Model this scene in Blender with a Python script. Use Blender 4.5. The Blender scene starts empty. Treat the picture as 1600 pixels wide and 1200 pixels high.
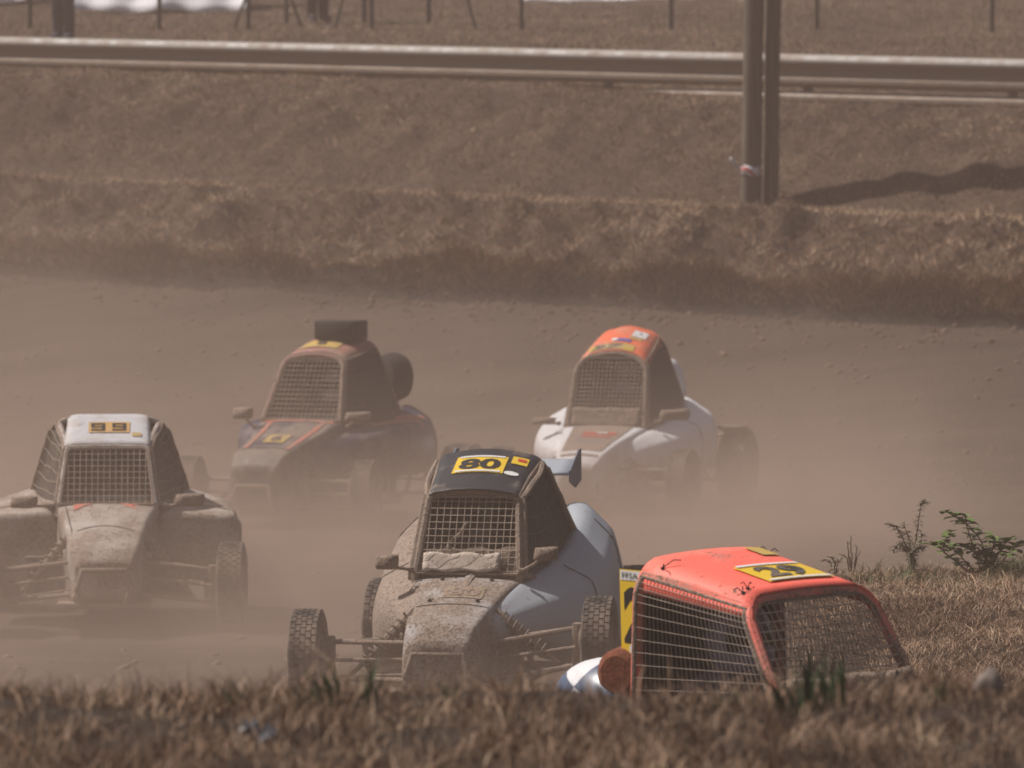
import bpy, bmesh, math, random
import numpy as np
from mathutils import Vector, Matrix, Euler
from mathutils.bvhtree import BVHTree
R = math.radians
random.seed(7)
rng = np.random.default_rng(7)
scene = bpy.context.scene
COL = scene.collection
CAMZ = 3.4
FPX = 11000.0          # focal length in pixels of the 1600 px wide photograph

# ---------------------------------------------------------------- camera
cam = bpy.data.cameras.new('camera')
cam.sensor_width = 36.0
cam.lens = FPX * 36.0 / 1600.0
cam.clip_start = 0.5
cam.clip_end = 1000.0
cam.dof.use_dof = True
cam.dof.focus_distance = 30.5
cam.dof.aperture_fstop = 8.0
camo = bpy.data.objects.new('camera', cam)
COL.objects.link(camo)
camo.location = (0, 0, CAMZ)
camo.rotation_euler = (R(90) - math.atan(490.0 / FPX), 0, 0)
scene.camera = camo

# ---------------------------------------------------------------- light
SUN_DIR = Vector((-0.95, 0.27, 1.32)).normalized()      # towards the sun: left, a little behind the track
el = math.asin(SUN_DIR.z)
world = bpy.data.worlds.new('World')
scene.world = world
world.use_nodes = True
wn = world.node_tree
bg = wn.nodes['Background']
sky = wn.nodes.new('ShaderNodeTexSky')
sky.sky_type = 'NISHITA'
sky.sun_disc = False
sky.sun_elevation = el
sky.sun_rotation = math.atan2(SUN_DIR.x, SUN_DIR.y)
sky.air_density = 1.2
sky.dust_density = 3.0
tint = wn.nodes.new('ShaderNodeMix'); tint.data_type = 'RGBA'; tint.blend_type = 'MULTIPLY'; tint.inputs[0].default_value = 1.0
tint.inputs[7].default_value = (1.0, 0.88, 0.78, 1)      # sky seen through the dust
wn.links.new(sky.outputs[0], tint.inputs[6]); wn.links.new(tint.outputs[2], bg.inputs[0])
bg.inputs[1].default_value = 0.06
sl = bpy.data.lights.new('sun', 'SUN')
sl.energy = 4.8
sl.angle = R(0.6)
sl.color = (1.0, 0.93, 0.85)
so = bpy.data.objects.new('sun', sl)
COL.objects.link(so)
so.rotation_euler = SUN_DIR.to_track_quat('Z', 'Y').to_euler()
so.location = (0, 0, 30)
scene.view_settings.view_transform = 'Standard'
scene.view_settings.look = 'None'
scene.view_settings.exposure = 0.0
scene.view_settings.gamma = 1.0
scene.cycles.volume_bounces = 1
scene.cycles.max_bounces = 6
scene.cycles.use_denoising = True
scene.cycles.volume_step_rate = 2.0
scene.cycles.volume_max_steps = 128

HAZE_DENSITY = 0.0034
HAZE_COLOR = (0.72, 0.565, 0.49)
DUST_COLOR = (0.75, 0.59, 0.495)
DUST_DENSITY = 0.215

# ---------------------------------------------------------------- helpers
def tag(o, label=None, cat=None, group=None, kind=None):
    if label: o['label'] = label
    if cat: o['category'] = cat
    if group: o['group'] = group
    if kind: o['kind'] = kind
    return o

def empty(name, loc, rot=(0, 0, 0)):
    o = bpy.data.objects.new(name, None)
    COL.objects.link(o)
    o.location = loc
    o.rotation_euler = rot
    o.empty_display_size = 0.3
    return o

class MB:
    """collects shapes and links them as one mesh object"""
    def __init__(s):
        s.v = []; s.f = []
    def add(s, vs, fs):
        b = len(s.v)
        s.v += [tuple(p) for p in vs]
        s.f += [tuple(i + b for i in f) for f in fs]
        return s
    def box(s, c, d, rot=None, bev=0.0):
        bm = bmesh.new()
        bmesh.ops.create_cube(bm, size=1.0)
        for v in bm.verts:
            v.co = Vector((v.co.x * d[0], v.co.y * d[1], v.co.z * d[2]))
        if bev:
            bmesh.ops.bevel(bm, geom=bm.edges[:], offset=bev, segments=2, affect='EDGES', profile=0.5)
        M = Matrix.Translation(c) @ (Euler(rot).to_matrix().to_4x4() if rot else Matrix())
        bm.verts.index_update()
        s.add([M @ v.co for v in bm.verts], [[v.index for v in f.verts] for f in bm.faces])
        bm.free()
        return s
    def tube(s, pts, r, n=8, cap=True):
        pts = [Vector(p) for p in pts]
        rs = r if isinstance(r, (list, tuple)) else [r] * len(pts)
        ref = None
        rings = []
        for i, p in enumerate(pts):
            if i == 0: t = pts[1] - pts[0]
            elif i == len(pts) - 1: t = pts[-1] - pts[-2]
            else: t = (pts[i + 1] - p).normalized() + (p - pts[i - 1]).normalized()
            if t.length < 1e-9: t = Vector((0, 0, 1))
            t.normalize()
            if ref is None:
                ref = Vector((0, 0, 1)) if abs(t.z) < 0.9 else Vector((1, 0, 0))
            a = ref - t * ref.dot(t)
            if a.length < 1e-6:
                a = Vector((1, 0, 0)) - t * t.x
            a.normalize()
            ref = a
            b = t.cross(a)
            rings.append([p + (a * math.cos(k * 2 * math.pi / n) + b * math.sin(k * 2 * math.pi / n)) * rs[i] for k in range(n)])
        vs = [q for ring in rings for q in ring]
        fs = []
        for i in range(len(rings) - 1):
            for k in range(n):
                k2 = (k + 1) % n
                fs.append((i * n + k, i * n + k2, (i + 1) * n + k2, (i + 1) * n + k))
        if cap:
            fs.append(tuple(range(n - 1, -1, -1)))
            fs.append(tuple((len(rings) - 1) * n + k for k in range(n)))
        return s.add(vs, fs)
    def lathe(s, prof, c=(0, 0, 0), axis='X', n=32, M=None):
        """prof: list of (axial, radius)"""
        vs = []; fs = []
        for (a, r) in prof:
            for k in range(n):
                t = k * 2 * math.pi / n
                p = (a, r * math.cos(t), r * math.sin(t)) if axis == 'X' else ((r * math.cos(t), a, r * math.sin(t)) if axis == 'Y' else (r * math.cos(t), r * math.sin(t), a))
                p = Vector(p)
                if M: p = M @ p
                vs.append(p + Vector(c))
        m = len(prof)
        for i in range(m - 1):
            for k in range(n):
                k2 = (k + 1) % n
                fs.append((i * n + k, i * n + k2, (i + 1) * n + k2, (i + 1) * n + k))
        if prof[0][1] > 1e-6: fs.append(tuple(range(n - 1, -1, -1)))
        if prof[-1][1] > 1e-6: fs.append(tuple((m - 1) * n + k for k in range(n)))
        return s.add(vs, fs)
    def loft(s, rings, cap=True):
        n = len(rings[0])
        vs = [q for r in rings for q in r]
        fs = []
        for i in range(len(rings) - 1):
            for k in range(n):
                k2 = (k + 1) % n
                fs.append((i * n + k, i * n + k2, (i + 1) * n + k2, (i + 1) * n + k))
        if cap:
            fs.append(tuple(range(n - 1, -1, -1)))
            fs.append(tuple((len(rings) - 1) * n + k for k in range(n)))
        return s.add(vs, fs)
    def grid(s, rows):
        m = len(rows); n = len(rows[0])
        vs = [q for r in rows for q in r]
        fs = [(i * n + k, i * n + k + 1, (i + 1) * n + k + 1, (i + 1) * n + k) for i in range(m - 1) for k in range(n - 1)]
        return s.add(vs, fs)
    def build(s, name, mat, parent=None, smooth=True, subsurf=0, solid=0.0, recalc=True, sharp=35):
        me = bpy.data.meshes.new(name)
        me.from_pydata([tuple(v) for v in s.v], [], s.f)
        if recalc:
            bm = bmesh.new(); bm.from_mesh(me)
            bmesh.ops.recalc_face_normals(bm, faces=bm.faces[:])
            bm.to_mesh(me); bm.free()
        me.materials.append(mat)
        o = bpy.data.objects.new(name, me)
        COL.objects.link(o)
        if parent: o.parent = parent
        if smooth:
            me.shade_smooth()
            if sharp:
                me.set_sharp_from_angle(angle=R(sharp if not subsurf else 180))
        if solid:
            m = o.modifiers.new('solid', 'SOLIDIFY'); m.thickness = solid; m.offset = 0
        if subsurf:
            m = o.modifiers.new('sub', 'SUBSURF'); m.levels = subsurf; m.render_levels = subsurf
        return o

# --------- numpy value noise
_tab = rng.random((256, 256))
def vnoise(x, y):
    xi = np.floor(x).astype(int); yi = np.floor(y).astype(int)
    fx = x - xi; fy = y - yi
    fx = fx * fx * (3 - 2 * fx); fy = fy * fy * (3 - 2 * fy)
    a = _tab[xi & 255, yi & 255]; b = _tab[(xi + 1) & 255, yi & 255]
    c = _tab[xi & 255, (yi + 1) & 255]; d = _tab[(xi + 1) & 255, (yi + 1) & 255]
    return (a * (1 - fx) + b * fx) * (1 - fy) + (c * (1 - fx) + d * fx) * fy
def fbm(x, y, oct=4):
    s = 0; a = 1; t = 0
    for i in range(oct):
        s = s + a * (vnoise(x * 2 ** i + 17.3 * i, y * 2 ** i + 9.1 * i) - 0.5); t += a; a *= 0.55
    return s / t
def sstep(a, b, x):
    t = np.clip((x - a) / (b - a), 0, 1)
    return t * t * (3 - 2 * t)

# --------- the lie of the land
CTRL = [(-0.2, 36.5, 0.13, 3.5), (-2.4, 42.8, 0.06, 3.0), (-1.6, 53.0, 0.04, 4.0), (0.9, 54.5, 0.03, 4.0), (1.1, 24.4, 0.45, 3.2)]
T_S = [0.0, 0.10, 0.20, 1.0, 1.9, 2.5, 3.9, 4.3, 5.3, 6.4, 6.9, 7.6, 18.0, 24.0, 45.0, 90.0]
T_Z = [0.0, 0.15, 0.27, 0.50, 0.84, 0.92, 0.94, 1.14, 1.70, 1.98, 2.06, 2.09, 2.68, 3.10, 4.5, 6.4]
def foot_t(X, Y):
    return Y + 0.62 * X - 66.3 + 0.25 * np.sin(X * 0.35 + 1.0) + 0.38 * fbm(X * 0.8, X * 0 + 3.3, 4)
def ground_z(X, Y, fine=True):
    X = np.asarray(X, float); Y = np.asarray(Y, float)
    num = 0.0; den = 0.35
    for cx, cy, cz, w in CTRL:
        g = np.exp(-((X - cx) ** 2 + (Y - cy) ** 2) / w ** 2)
        num = num + g * cz; den = den + g
    z = num / den
    t = foot_t(X, Y)
    foot = 1.21 - 0.030 * X + 0.09 * fbm(X * 0.9 + 2, X * 0 + 1.7, 4)
    z = z * (1 - sstep(-9, -1, t)) + foot / 0.912 * sstep(-9.0, 1.5, t) ** 1.6
    z_b = 1.21 - 0.030 * X + (foot - 1.21 + 0.030 * X) * (1 - sstep(0.2, 1.5, t)) + np.interp(t, T_S, T_Z)
    z_b = z_b - 0.11 * sstep(0.0, 3.0, X) * sstep(6.2, 6.7, t) * (1 - sstep(7.6, 8.2, t))
    w = sstep(-0.10, 0.03, t)
    if fine:
        n1 = fbm(X * 0.9, Y * 0.9, 4); n2 = fbm(X * 3.1 + 40, Y * 3.1, 4)
        lump = sstep(0.05, 0.7, t) * (1 - sstep(1.8, 2.7, t))
        rough = sstep(4.0, 5.2, t) * (1 - sstep(5.9, 6.6, t))
        wobble = fbm(X * 0.55 + 3, Y * 0.1, 3)
        z_b = z_b + lump * (n1 * 0.50 + n2 * 0.45) + rough * (n1 * 0.09 + n2 * 0.22) + 0.05 * n2
        z = z + 0.025 * fbm(X * 1.3, Y * 0.8, 4) + 0.015 * fbm(X * 5, Y * 4, 3)
        q_ = Y + 0.35 * X
        z = z + 0.05 * fbm(X * 0.5 + 7, q_ * 2.1, 4) * sstep(24, 30, Y) - 0.03 * np.exp(-((q_ - 44.5 + .5 * np.sin(X * .4)) / .22) ** 2) - 0.03 * np.exp(-((q_ - 46.2 + .5 * np.sin(X * .4)) / .22) ** 2) - 0.03 * np.exp(-((q_ - 40.3 + .4 * np.sin(X * .5)) / .2) ** 2)
    z = z * (1 - w) + z_b * w
    # bank on the right, inside of the bend
    edge = 1.66 - 0.03 * (Y - 29.0) - 0.03 * np.sin(Y * 2.3)
    bk = sstep(-0.55, 0.15, X - edge) * sstep(27.6, 29.6, Y) * (1 - sstep(35.6, 37.4, Y))
    zb = 0.835 + 0.04 * np.clip(X - 1.5, 0, 3) - 0.06 * np.clip(33.0 - Y, 0, 6) * 0.5
    if fine: zb = zb + 0.07 * fbm(X * 2.2, Y * 2.2, 4) + 0.02 * fbm(X * 9, Y * 9, 2)
    z = z * (1 - bk) + np.maximum(zb, z) * bk
    # spectator mound in front
    m = 1 - sstep(16.6, 19.6, Y)
    zm = 1.925 + 0.0 * X
    if fine: zm = zm + 0.05 * fbm(X * 2.0 + 5, Y * 2.0, 4) + 0.03 * fbm(X * 7, Y * 7, 3)
    z = z * (1 - m) + np.maximum(zm, z) * m
    return z
def gz(x, y): return float(ground_z(np.array([x]), np.array([y]))[0])
def at(px, py, d):
    s = FPX / d
    return Vector(((px - 800) / s, d, CAMZ - (py - 110) / s))

# ---------------------------------------------------------------- materials
def new_mat(name):
    m = bpy.data.materials.new(name); m.use_nodes = True
    nt = m.node_tree
    return m, nt, nt.nodes['Principled BSDF']
def node(nt, t, **kw):
    n = nt.nodes.new(t)
    for k, v in kw.items(): setattr(n, k, v)
    return n
def noise(nt, scale, detail=6, rough=0.6, vec=None, dim='3D'):
    n = node(nt, 'ShaderNodeTexNoise'); n.inputs['Scale'].default_value = scale
    n.inputs['Detail'].default_value = detail; n.inputs['Roughness'].default_value = rough
    if vec is not None: nt.links.new(vec, n.inputs['Vector'])
    return n
def ramp(nt, fac, stops):
    r = node(nt, 'ShaderNodeValToRGB')
    while len(r.color_ramp.elements) < len(stops): r.color_ramp.elements.new(0.5)
    for e, (p, c) in zip(r.color_ramp.elements, stops):
        e.position = p; e.color = (c, c, c, 1) if not isinstance(c, (tuple, list)) else (*c[:3], 1)
    nt.links.new(fac, r.inputs[0])
    return r
def mix(nt, fac, a, b, blend='MIX'):
    m = node(nt, 'ShaderNodeMix', data_type='RGBA', blend_type=blend)
    for sock, val in ((m.inputs[0], fac), (m.inputs[6], a), (m.inputs[7], b)):
        if hasattr(val, 'node'): nt.links.new(val, sock)
        elif isinstance(val, (tuple, list)): sock.default_value = (*val[:3], 1)
        else: sock.default_value = val
    return m.outputs[2]
def math_(nt, op, a, b=0.0, clamp=False):
    m = node(nt, 'ShaderNodeMath', operation=op, use_clamp=clamp)
    for sock, val in ((m.inputs[0], a), (m.inputs[1], b)):
        if hasattr(val, 'node'): nt.links.new(val, sock)
        else: sock.default_value = val
    return m.outputs[0]
def bump(nt, bsdf, h, strength=0.5, dist=0.02):
    b = node(nt, 'ShaderNodeBump'); b.inputs['Strength'].default_value = strength; b.inputs['Distance'].default_value = dist
    nt.links.new(h, b.inputs['Height']); nt.links.new(b.outputs[0], bsdf.inputs['Normal'])

MUD = (0.25, 0.180, 0.137)
MUD2 = (0.53, 0.418, 0.345)
def mud_paint(name, base, amount=0.5, rough=0.45, low=0.0, color2=None, metallic=0.0, seed=0.0, speck=0.5, front=0.0, left=0.0):
    """painted or plastic panel with dried mud: film, thrown patches and fine spatter; low / front add mud where the car throws it up"""
    m, nt, b = new_mat(name)
    tc = node(nt, 'ShaderNodeTexCoord')
    mp = node(nt, 'ShaderNodeMapping'); mp.inputs['Location'].default_value = (seed, seed * 1.7, 0)
    nt.links.new(tc.outputs['Object'], mp.inputs[0]); V = mp.outputs[0]
    n1 = noise(nt, 5.0, 7, 0.62, V); n2 = noise(nt, 60.0, 5, 0.75, V); n3 = noise(nt, 150.0, 3, 0.6, V)
    sep = node(nt, 'ShaderNodeSeparateXYZ'); nt.links.new(tc.outputs['Object'], sep.inputs[0])
    f = math_(nt, 'ADD', n1.outputs[0], amount - 0.5)
    if low:
        g = math_(nt, 'MULTIPLY', math_(nt, 'SUBTRACT', 0.62, sep.outputs[2]), low)
        f = math_(nt, 'ADD', f, g)
    if front:
        g = math_(nt, 'MULTIPLY', math_(nt, 'SUBTRACT', 0.75, sep.outputs[1]), front, )
        f = math_(nt, 'ADD', f, g)
    if left: f = math_(nt, 'ADD', f, math_(nt, 'MULTIPLY', sep.outputs[0], -left))
    film = ramp(nt, f, [(0.28, 0.0), (0.62, 1.0)])
    sp = ramp(nt, math_(nt, 'ADD', n2.outputs[0], math_(nt, 'MULTIPLY', math_(nt, 'SUBTRACT', math_(nt, 'MINIMUM', f, 0.58), 0.5), 0.35)), [(0.60 - 0.07 * speck, 0.0), (0.64 - 0.06 * speck, 1.0)])
    c0 = base
    if color2: c0 = mix(nt, ramp(nt, n1.outputs[0], [(0.45, 0), (0.55, 1)]).outputs[0], base, color2)
    mudc = mix(nt, ramp(nt, n2.outputs[0], [(0.33, 0), (0.66, 1)]).outputs[0], MUD, MUD2)
    c1 = mix(nt, math_(nt, 'MULTIPLY', film.outputs[0], 0.93), c0, mudc)
    c2 = mix(nt, math_(nt, 'MULTIPLY', sp.outputs[0], 0.8), c1, (0.14, 0.098, 0.072))
    dk = ramp(nt, n3.outputs[0], [(0.60, 0), (0.66, 1)])
    c3 = mix(nt, math_(nt, 'MULTIPLY', dk.outputs[0], 0.75 * speck), c2, (0.07, 0.05, 0.038))
    n4 = noise(nt, 26.0, 4, 0.6, V); bl = ramp(nt, n4.outputs[0], [(0.655, 0), (0.685, 1)])
    c3 = mix(nt, math_(nt, 'MULTIPLY', bl.outputs[0], 0.8 * speck), c3, (0.12, 0.082, 0.058))
    nt.links.new(c3, b.inputs['Base Color'])
    rr = mix(nt, film.outputs[0], (rough,) * 3, (0.92,) * 3)
    nt.links.new(rr, b.inputs['Roughness'])
    b.inputs['Metallic'].default_value = metallic
    h = math_(nt, 'ADD', math_(nt, 'MULTIPLY', n2.outputs[0], film.outputs[0]), math_(nt, 'MULTIPLY', sp.outputs[0], 0.6))
    bump(nt, b, h, 0.8, 0.010)
    return m
def plain(name, col, rough=0.7, metallic=0.0, var=0.25, scale=20, bumpy=0.2):
    m, nt, b = new_mat(name)
    tc = node(nt, 'ShaderNodeTexCoord')
    n = noise(nt, scale, 5, 0.65, tc.outputs['Object'])
    c = mix(nt, ramp(nt, n.outputs[0], [(0.3, 0), (0.7, 1)]).outputs[0], tuple(x * (1 - var) for x in col), tuple(min(1, x * (1 + var)) for x in col))
    nt.links.new(c, b.inputs['Base Color']); b.inputs['Roughness'].default_value = rough; b.inputs['Metallic'].default_value = metallic
    if bumpy: bump(nt, b, n.outputs[0], bumpy, 0.01)
    return m

M = {}
M['tyre'] = mud_paint('tyre_rubber', (0.022, 0.021, 0.020), 0.42, 0.85, speck=0.4)
M['rim'] = mud_paint('wheel_rim', (0.22, 0.22, 0.22), 0.62, 0.5, metallic=0.4)
M['tube_dirty'] = mud_paint('dirty_tube', (0.05, 0.05, 0.05), 0.62, 0.6)
M['black'] = plain('black_interior', (0.018, 0.017, 0.017), 0.8)
M['engine'] = mud_paint('engine_metal', (0.07, 0.07, 0.07), 0.40, 0.5, metallic=0.3)
M['wire'] = plain('dusty_wire', (0.42, 0.34, 0.28), 0.8, var=0.35, scale=9, bumpy=0)
M['wire_dark'] = plain('dark_netting', (0.15, 0.125, 0.11), 0.9, var=0.35, scale=9, bumpy=0)
M['yellow'] = mud_paint('yellow_sticker', (0.80, 0.54, 0.03), 0.16, 0.4, speck=0.15)
M['orange_yellow'] = mud_paint('amber_sticker', (0.66, 0.38, 0.08), 0.36, 0.4, speck=0.2)
M['dusty_yellow'] = mud_paint('dusty_yellow_sticker', (0.62, 0.42, 0.05), 0.40, 0.5, speck=0.3)
M['ink'] = mud_paint('black_print', (0.012, 0.012, 0.014), 0.10, 0.5, speck=0.1)
M['ink_dusty'] = mud_paint('dusty_black_print', (0.03, 0.03, 0.03), 0.34, 0.5, speck=0.1)
M['white'] = mud_paint('white_print', (0.75, 0.75, 0.75), 0.2, 0.5, speck=0.2)
M['red'] = mud_paint('red_print', (0.6, 0.03, 0.02), 0.25, 0.5, speck=0.2)
M['blue_print'] = mud_paint('blue_print', (0.10, 0.12, 0.45), 0.25, 0.5, speck=0.2)
M['suit'] = plain('driver_suit', (0.05, 0.055, 0.08), 0.9)
M['helmet'] = plain('driver_helmet', (0.32, 0.32, 0.34), 0.35, var=0.1)
M['visor'] = plain('helmet_visor', (0.01, 0.01, 0.012), 0.15, var=0.1, bumpy=0)
M['seat'] = plain('seat_shell', (0.03, 0.03, 0.032), 0.6)
M['spring'] = plain('spring_steel', (0.17, 0.13, 0.105), 0.8, 0.0)

# ground materials
def mat_track():
    m, nt, b = new_mat('dirt_track')
    g = node(nt, 'ShaderNodeNewGeometry')
    mp = node(nt, 'ShaderNodeMapping'); mp.inputs['Rotation'].default_value = (0, 0, R(32)); mp.inputs['Scale'].default_value = (0.35, 1.6, 1.0)
    nt.links.new(g.outputs['Position'], mp.inputs[0])
    ns = noise(nt, 0.9, 8, 0.62, mp.outputs[0]); nl = noise(nt, 0.35, 3, 0.5, g.outputs['Position']); nf = noise(nt, 26.0, 6, 0.75, g.outputs['Position'])
    c = mix(nt, ramp(nt, ns.outputs[0], [(0.36, 0), (0.64, 1)]).outputs[0], (0.046, 0.030, 0.022), (0.108, 0.073, 0.053))
    c = mix(nt, ramp(nt, nl.outputs[0], [(0.35, 0), (0.7, 0.6)]).outputs[0], c, (0.125, 0.085, 0.064))
    c = mix(nt, ramp(nt, nf.outputs[0], [(0.55, 0), (0.75, 0.55)]).outputs[0], c, (0.10, 0.07, 0.052))
    nt.links.new(c, b.inputs['Base Color']); b.inputs['Roughness'].default_value = 0.95
    h = math_(nt, 'ADD', math_(nt, 'MULTIPLY', ns.outputs[0], 1.5), math_(nt, 'MULTIPLY', nf.outputs[0], 0.5))
    bump(nt, b, h, 1.0, 0.09)
    return m
def mat_bank(name, cols, sc=2.0, green=(0.09, 0.09, 0.045), gamt=0.62):
    m, nt, b = new_mat(name)
    g = node(nt, 'ShaderNodeNewGeometry')
    P = g.outputs['Position']
    n1 = noise(nt, sc, 8, 0.65, P); n2 = noise(nt, sc * 11, 6, 0.75, P); n3 = noise(nt, sc * 0.3, 3, 0.5, P)
    c = ramp(nt, n1.outputs[0], [(0.28, cols[0]), (0.5, cols[1]), (0.72, cols[2])]).outputs[0]
    c = mix(nt, ramp(nt, n3.outputs[0], [(gamt, 0), (gamt + 0.12, 0.5)]).outputs[0], c, green)
    c = mix(nt, ramp(nt, n2.outputs[0], [(0.35, 0.75), (0.6, 0)]).outputs[0], c, (0.06, 0.043, 0.032))
    nt.links.new(c, b.inputs['Base Color']); b.inputs['Roughness'].default_value = 0.95
    bump(nt, b, math_(nt, 'ADD', n1.outputs[0], math_(nt, 'MULTIPLY', n2.outputs[0], 0.6)), 1.0, 0.10)
    return m
def mat_blade(name, stops):
    m, nt, b = new_mat(name)
    a = node(nt, 'ShaderNodeAttribute', attribute_name='tint')
    g = node(nt, 'ShaderNodeNewGeometry')
    n = noise(nt, 1.1, 4, 0.6, g.outputs['Position'])
    f = math_(nt, 'ADD', math_(nt, 'MULTIPLY', a.outputs['Fac'], 0.75), math_(nt, 'MULTIPLY', math_(nt, 'SUBTRACT', n.outputs[0], 0.37), 0.9))
    c = ramp(nt, f, stops).outputs[0]
    nt.links.new(c, b.inputs['Base Color']); b.inputs['Roughness'].default_value = 0.8
    return m
DRY = [(0.0, (0.060, 0.034, 0.020)), (0.35, (0.17, 0.100, 0.060)), (0.65, (0.32, 0.205, 0.13)), (1.0, (0.52, 0.37, 0.245))]
DRYG = [(0.0, (0.035, 0.019, 0.010)), (0.3, (0.145, 0.083, 0.050)), (0.6, (0.32, 0.20, 0.128)), (0.88, (0.60, 0.44, 0.30)), (1.0, (0.095, 0.11, 0.045))]

M['track'] = mat_track()
M['bank'] = mat_bank('bank_soil', [(0.075, 0.045, 0.030), (0.135, 0.083, 0.056), (0.22, 0.142, 0.095)])
M['edge_shade'] = mat_bank('shaded_edge_soil', [(0.022, 0.015, 0.011), (0.040, 0.027, 0.020), (0.075, 0.052, 0.038)], 4.0, (0.04, 0.03, 0.02))  # bank soil darkened: shade of the undercut face put into its colour
M['verge'] = mat_bank('verge_soil', [(0.040, 0.024, 0.016), (0.085, 0.052, 0.034), (0.15, 0.095, 0.062)], 5.0)
M['blade_far'] = mat_blade('dry_grass_far', DRY)
M['blade_near'] = mat_blade('dry_grass_near', DRYG)
M['blade_dull'] = mat_blade('dull_green_weed', [(0.0, (0.07, 0.08, 0.035)), (0.6, (0.14, 0.16, 0.07)), (1.0, (0.25, 0.20, 0.13))])
M['blade_green'] = mat_blade('green_grass', [(0.0, (0.02, 0.045, 0.018)), (0.5, (0.04, 0.085, 0.03)), (1.0, (0.07, 0.12, 0.045))])

# ---------------------------------------------------------------- ground
def seg(a, b, st): return list(np.arange(a, b, st))
xs = np.array(seg(-45, -12, 1.5) + seg(-12, -7.5, 0.3) + seg(-7.5, 7.5, 0.075) + seg(7.5, 12, 0.3) + seg(12, 45.1, 1.5))
ys = np.array(seg(-8, 11, 1.0) + seg(11, 20, 0.06) + seg(20, 27, 0.15) + seg(27, 38, 0.10) + seg(38, 60, 0.14) + seg(60, 78, 0.075) + seg(78, 92, 0.2) + seg(92, 146, 2.0))
GX, GY = np.meshgrid(xs, ys)
GZ = ground_z(GX, GY)
def mesh_from(name, verts, faces, mat, smooth=True):
    me = bpy.data.meshes.new(name)
    me.vertices.add(len(verts)); me.vertices.foreach_set('co', verts.astype(np.float32).ravel())
    k = faces.shape[1]
    me.loops.add(faces.size); me.loops.foreach_set('vertex_index', faces.astype(np.int32).ravel())
    me.polygons.add(len(faces)); me.polygons.foreach_set('loop_start', np.arange(0, faces.size, k, dtype=np.int32))
    me.update(calc_edges=True)
    if smooth: me.shade_smooth()
    me.materials.append(mat)
    o = bpy.data.objects.new(name, me); COL.objects.link(o)
    return o
ny, nx = GX.shape
idx = np.arange(nx * ny).reshape(ny, nx)
quads = np.stack([idx[:-1, :-1], idx[:-1, 1:], idx[1:, 1:], idx[1:, :-1]], -1).reshape(-1, 4)
cx = (GX[:-1, :-1] + GX[1:, 1:]).ravel() / 2; cy = (GY[:-1, :-1] + GY[1:, 1:]).ravel() / 2
ct = foot_t(cx, cy)
edge_ = 1.72 - 0.03 * (cy - 29.0)
is_bank = ct > -0.05
is_mound = cy < 19.3
is_right = (cx > edge_ - 0.42 + 0.25 * fbm(cx * 2, cy * 2, 3)) & (cy > 27.9) & (cy < 37.0) & ~is_bank
allv = np.stack([GX.ravel(), GY.ravel(), GZ.ravel()], -1)
def sub_ground(name, mask, mat):
    q = quads[mask]
    u, inv = np.unique(q.ravel(), return_inverse=True)
    o = mesh_from(name, allv[u], inv.reshape(-1, 4), mat)
    tag(o, kind='structure')
    return o
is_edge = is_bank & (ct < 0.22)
sub_ground('eroded_edge', is_edge, M['edge_shade'])
sub_ground('embankment', is_bank & ~is_edge, M['bank'])
sub_ground('foreground_mound', is_mound & ~is_bank, M['verge'])
sub_ground('roadside_bank', is_right & ~is_mound, M['verge'])
sub_ground('dirt_track', ~(is_bank | is_mound | is_right), M['track'])

# ---------------------------------------------------------------- grass blades
def blades(name, X, Y, h, w, lean, mat, tint, label, cat='grass', kind='stuff', segs=1, bias=(0, 0)):
    n = len(X)
    Z = ground_z(X, Y) - 0.01
    a = rng.random(n) * 2 * np.pi
    la = rng.random(n) * 2 * np.pi
    L = lean * rng.random(n) * h
    dx = np.cos(la) * L + bias[0] * h; dy = np.sin(la) * L + bias[1] * h
    wx = np.cos(a) * w / 2; wy = np.sin(a) * w / 2
    B = np.stack([X, Y, Z], -1); W = np.stack([wx, wy, 0 * wx], -1)
    tip = B + np.stack([dx, dy, h * (1 - 0.25 * lean * rng.random(n))], -1)
    if segs == 1:
        v = np.stack([B - W, B + W, tip], 1).reshape(-1, 3)
        f = np.arange(3 * n).reshape(n, 3)
        o = mesh_from(name, v, f, mat, False); k = 3
    else:
        mid = B + np.stack([dx * 0.3, dy * 0.3, h * 0.55], -1)
        v = np.stack([B - W, B + W, mid + W * 0.75, mid - W * 0.75, tip + W * 0.12, tip - W * 0.12], 1).reshape(-1, 3)
        i = np.arange(n)[:, None] * 6
        f = np.concatenate([i + np.array([0, 1, 2, 3]), i + np.array([3, 2, 4, 5])], 0)
        o = mesh_from(name, v, f, mat, False); k = 6
    at_ = o.data.attributes.new('tint', 'FLOAT', 'POINT')
    at_.data.foreach_set('value', np.repeat(tint, k).astype(np.float32))
    tag(o, label, cat, kind=kind)
    return o

def tint_patch(X, Y, s=1.2, k=0.5):
    return np.clip(rng.random(len(X)) * (1 - k) + k * (0.5 + 2.6 * fbm(X * s, Y * s, 3)), 0, 1)
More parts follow.
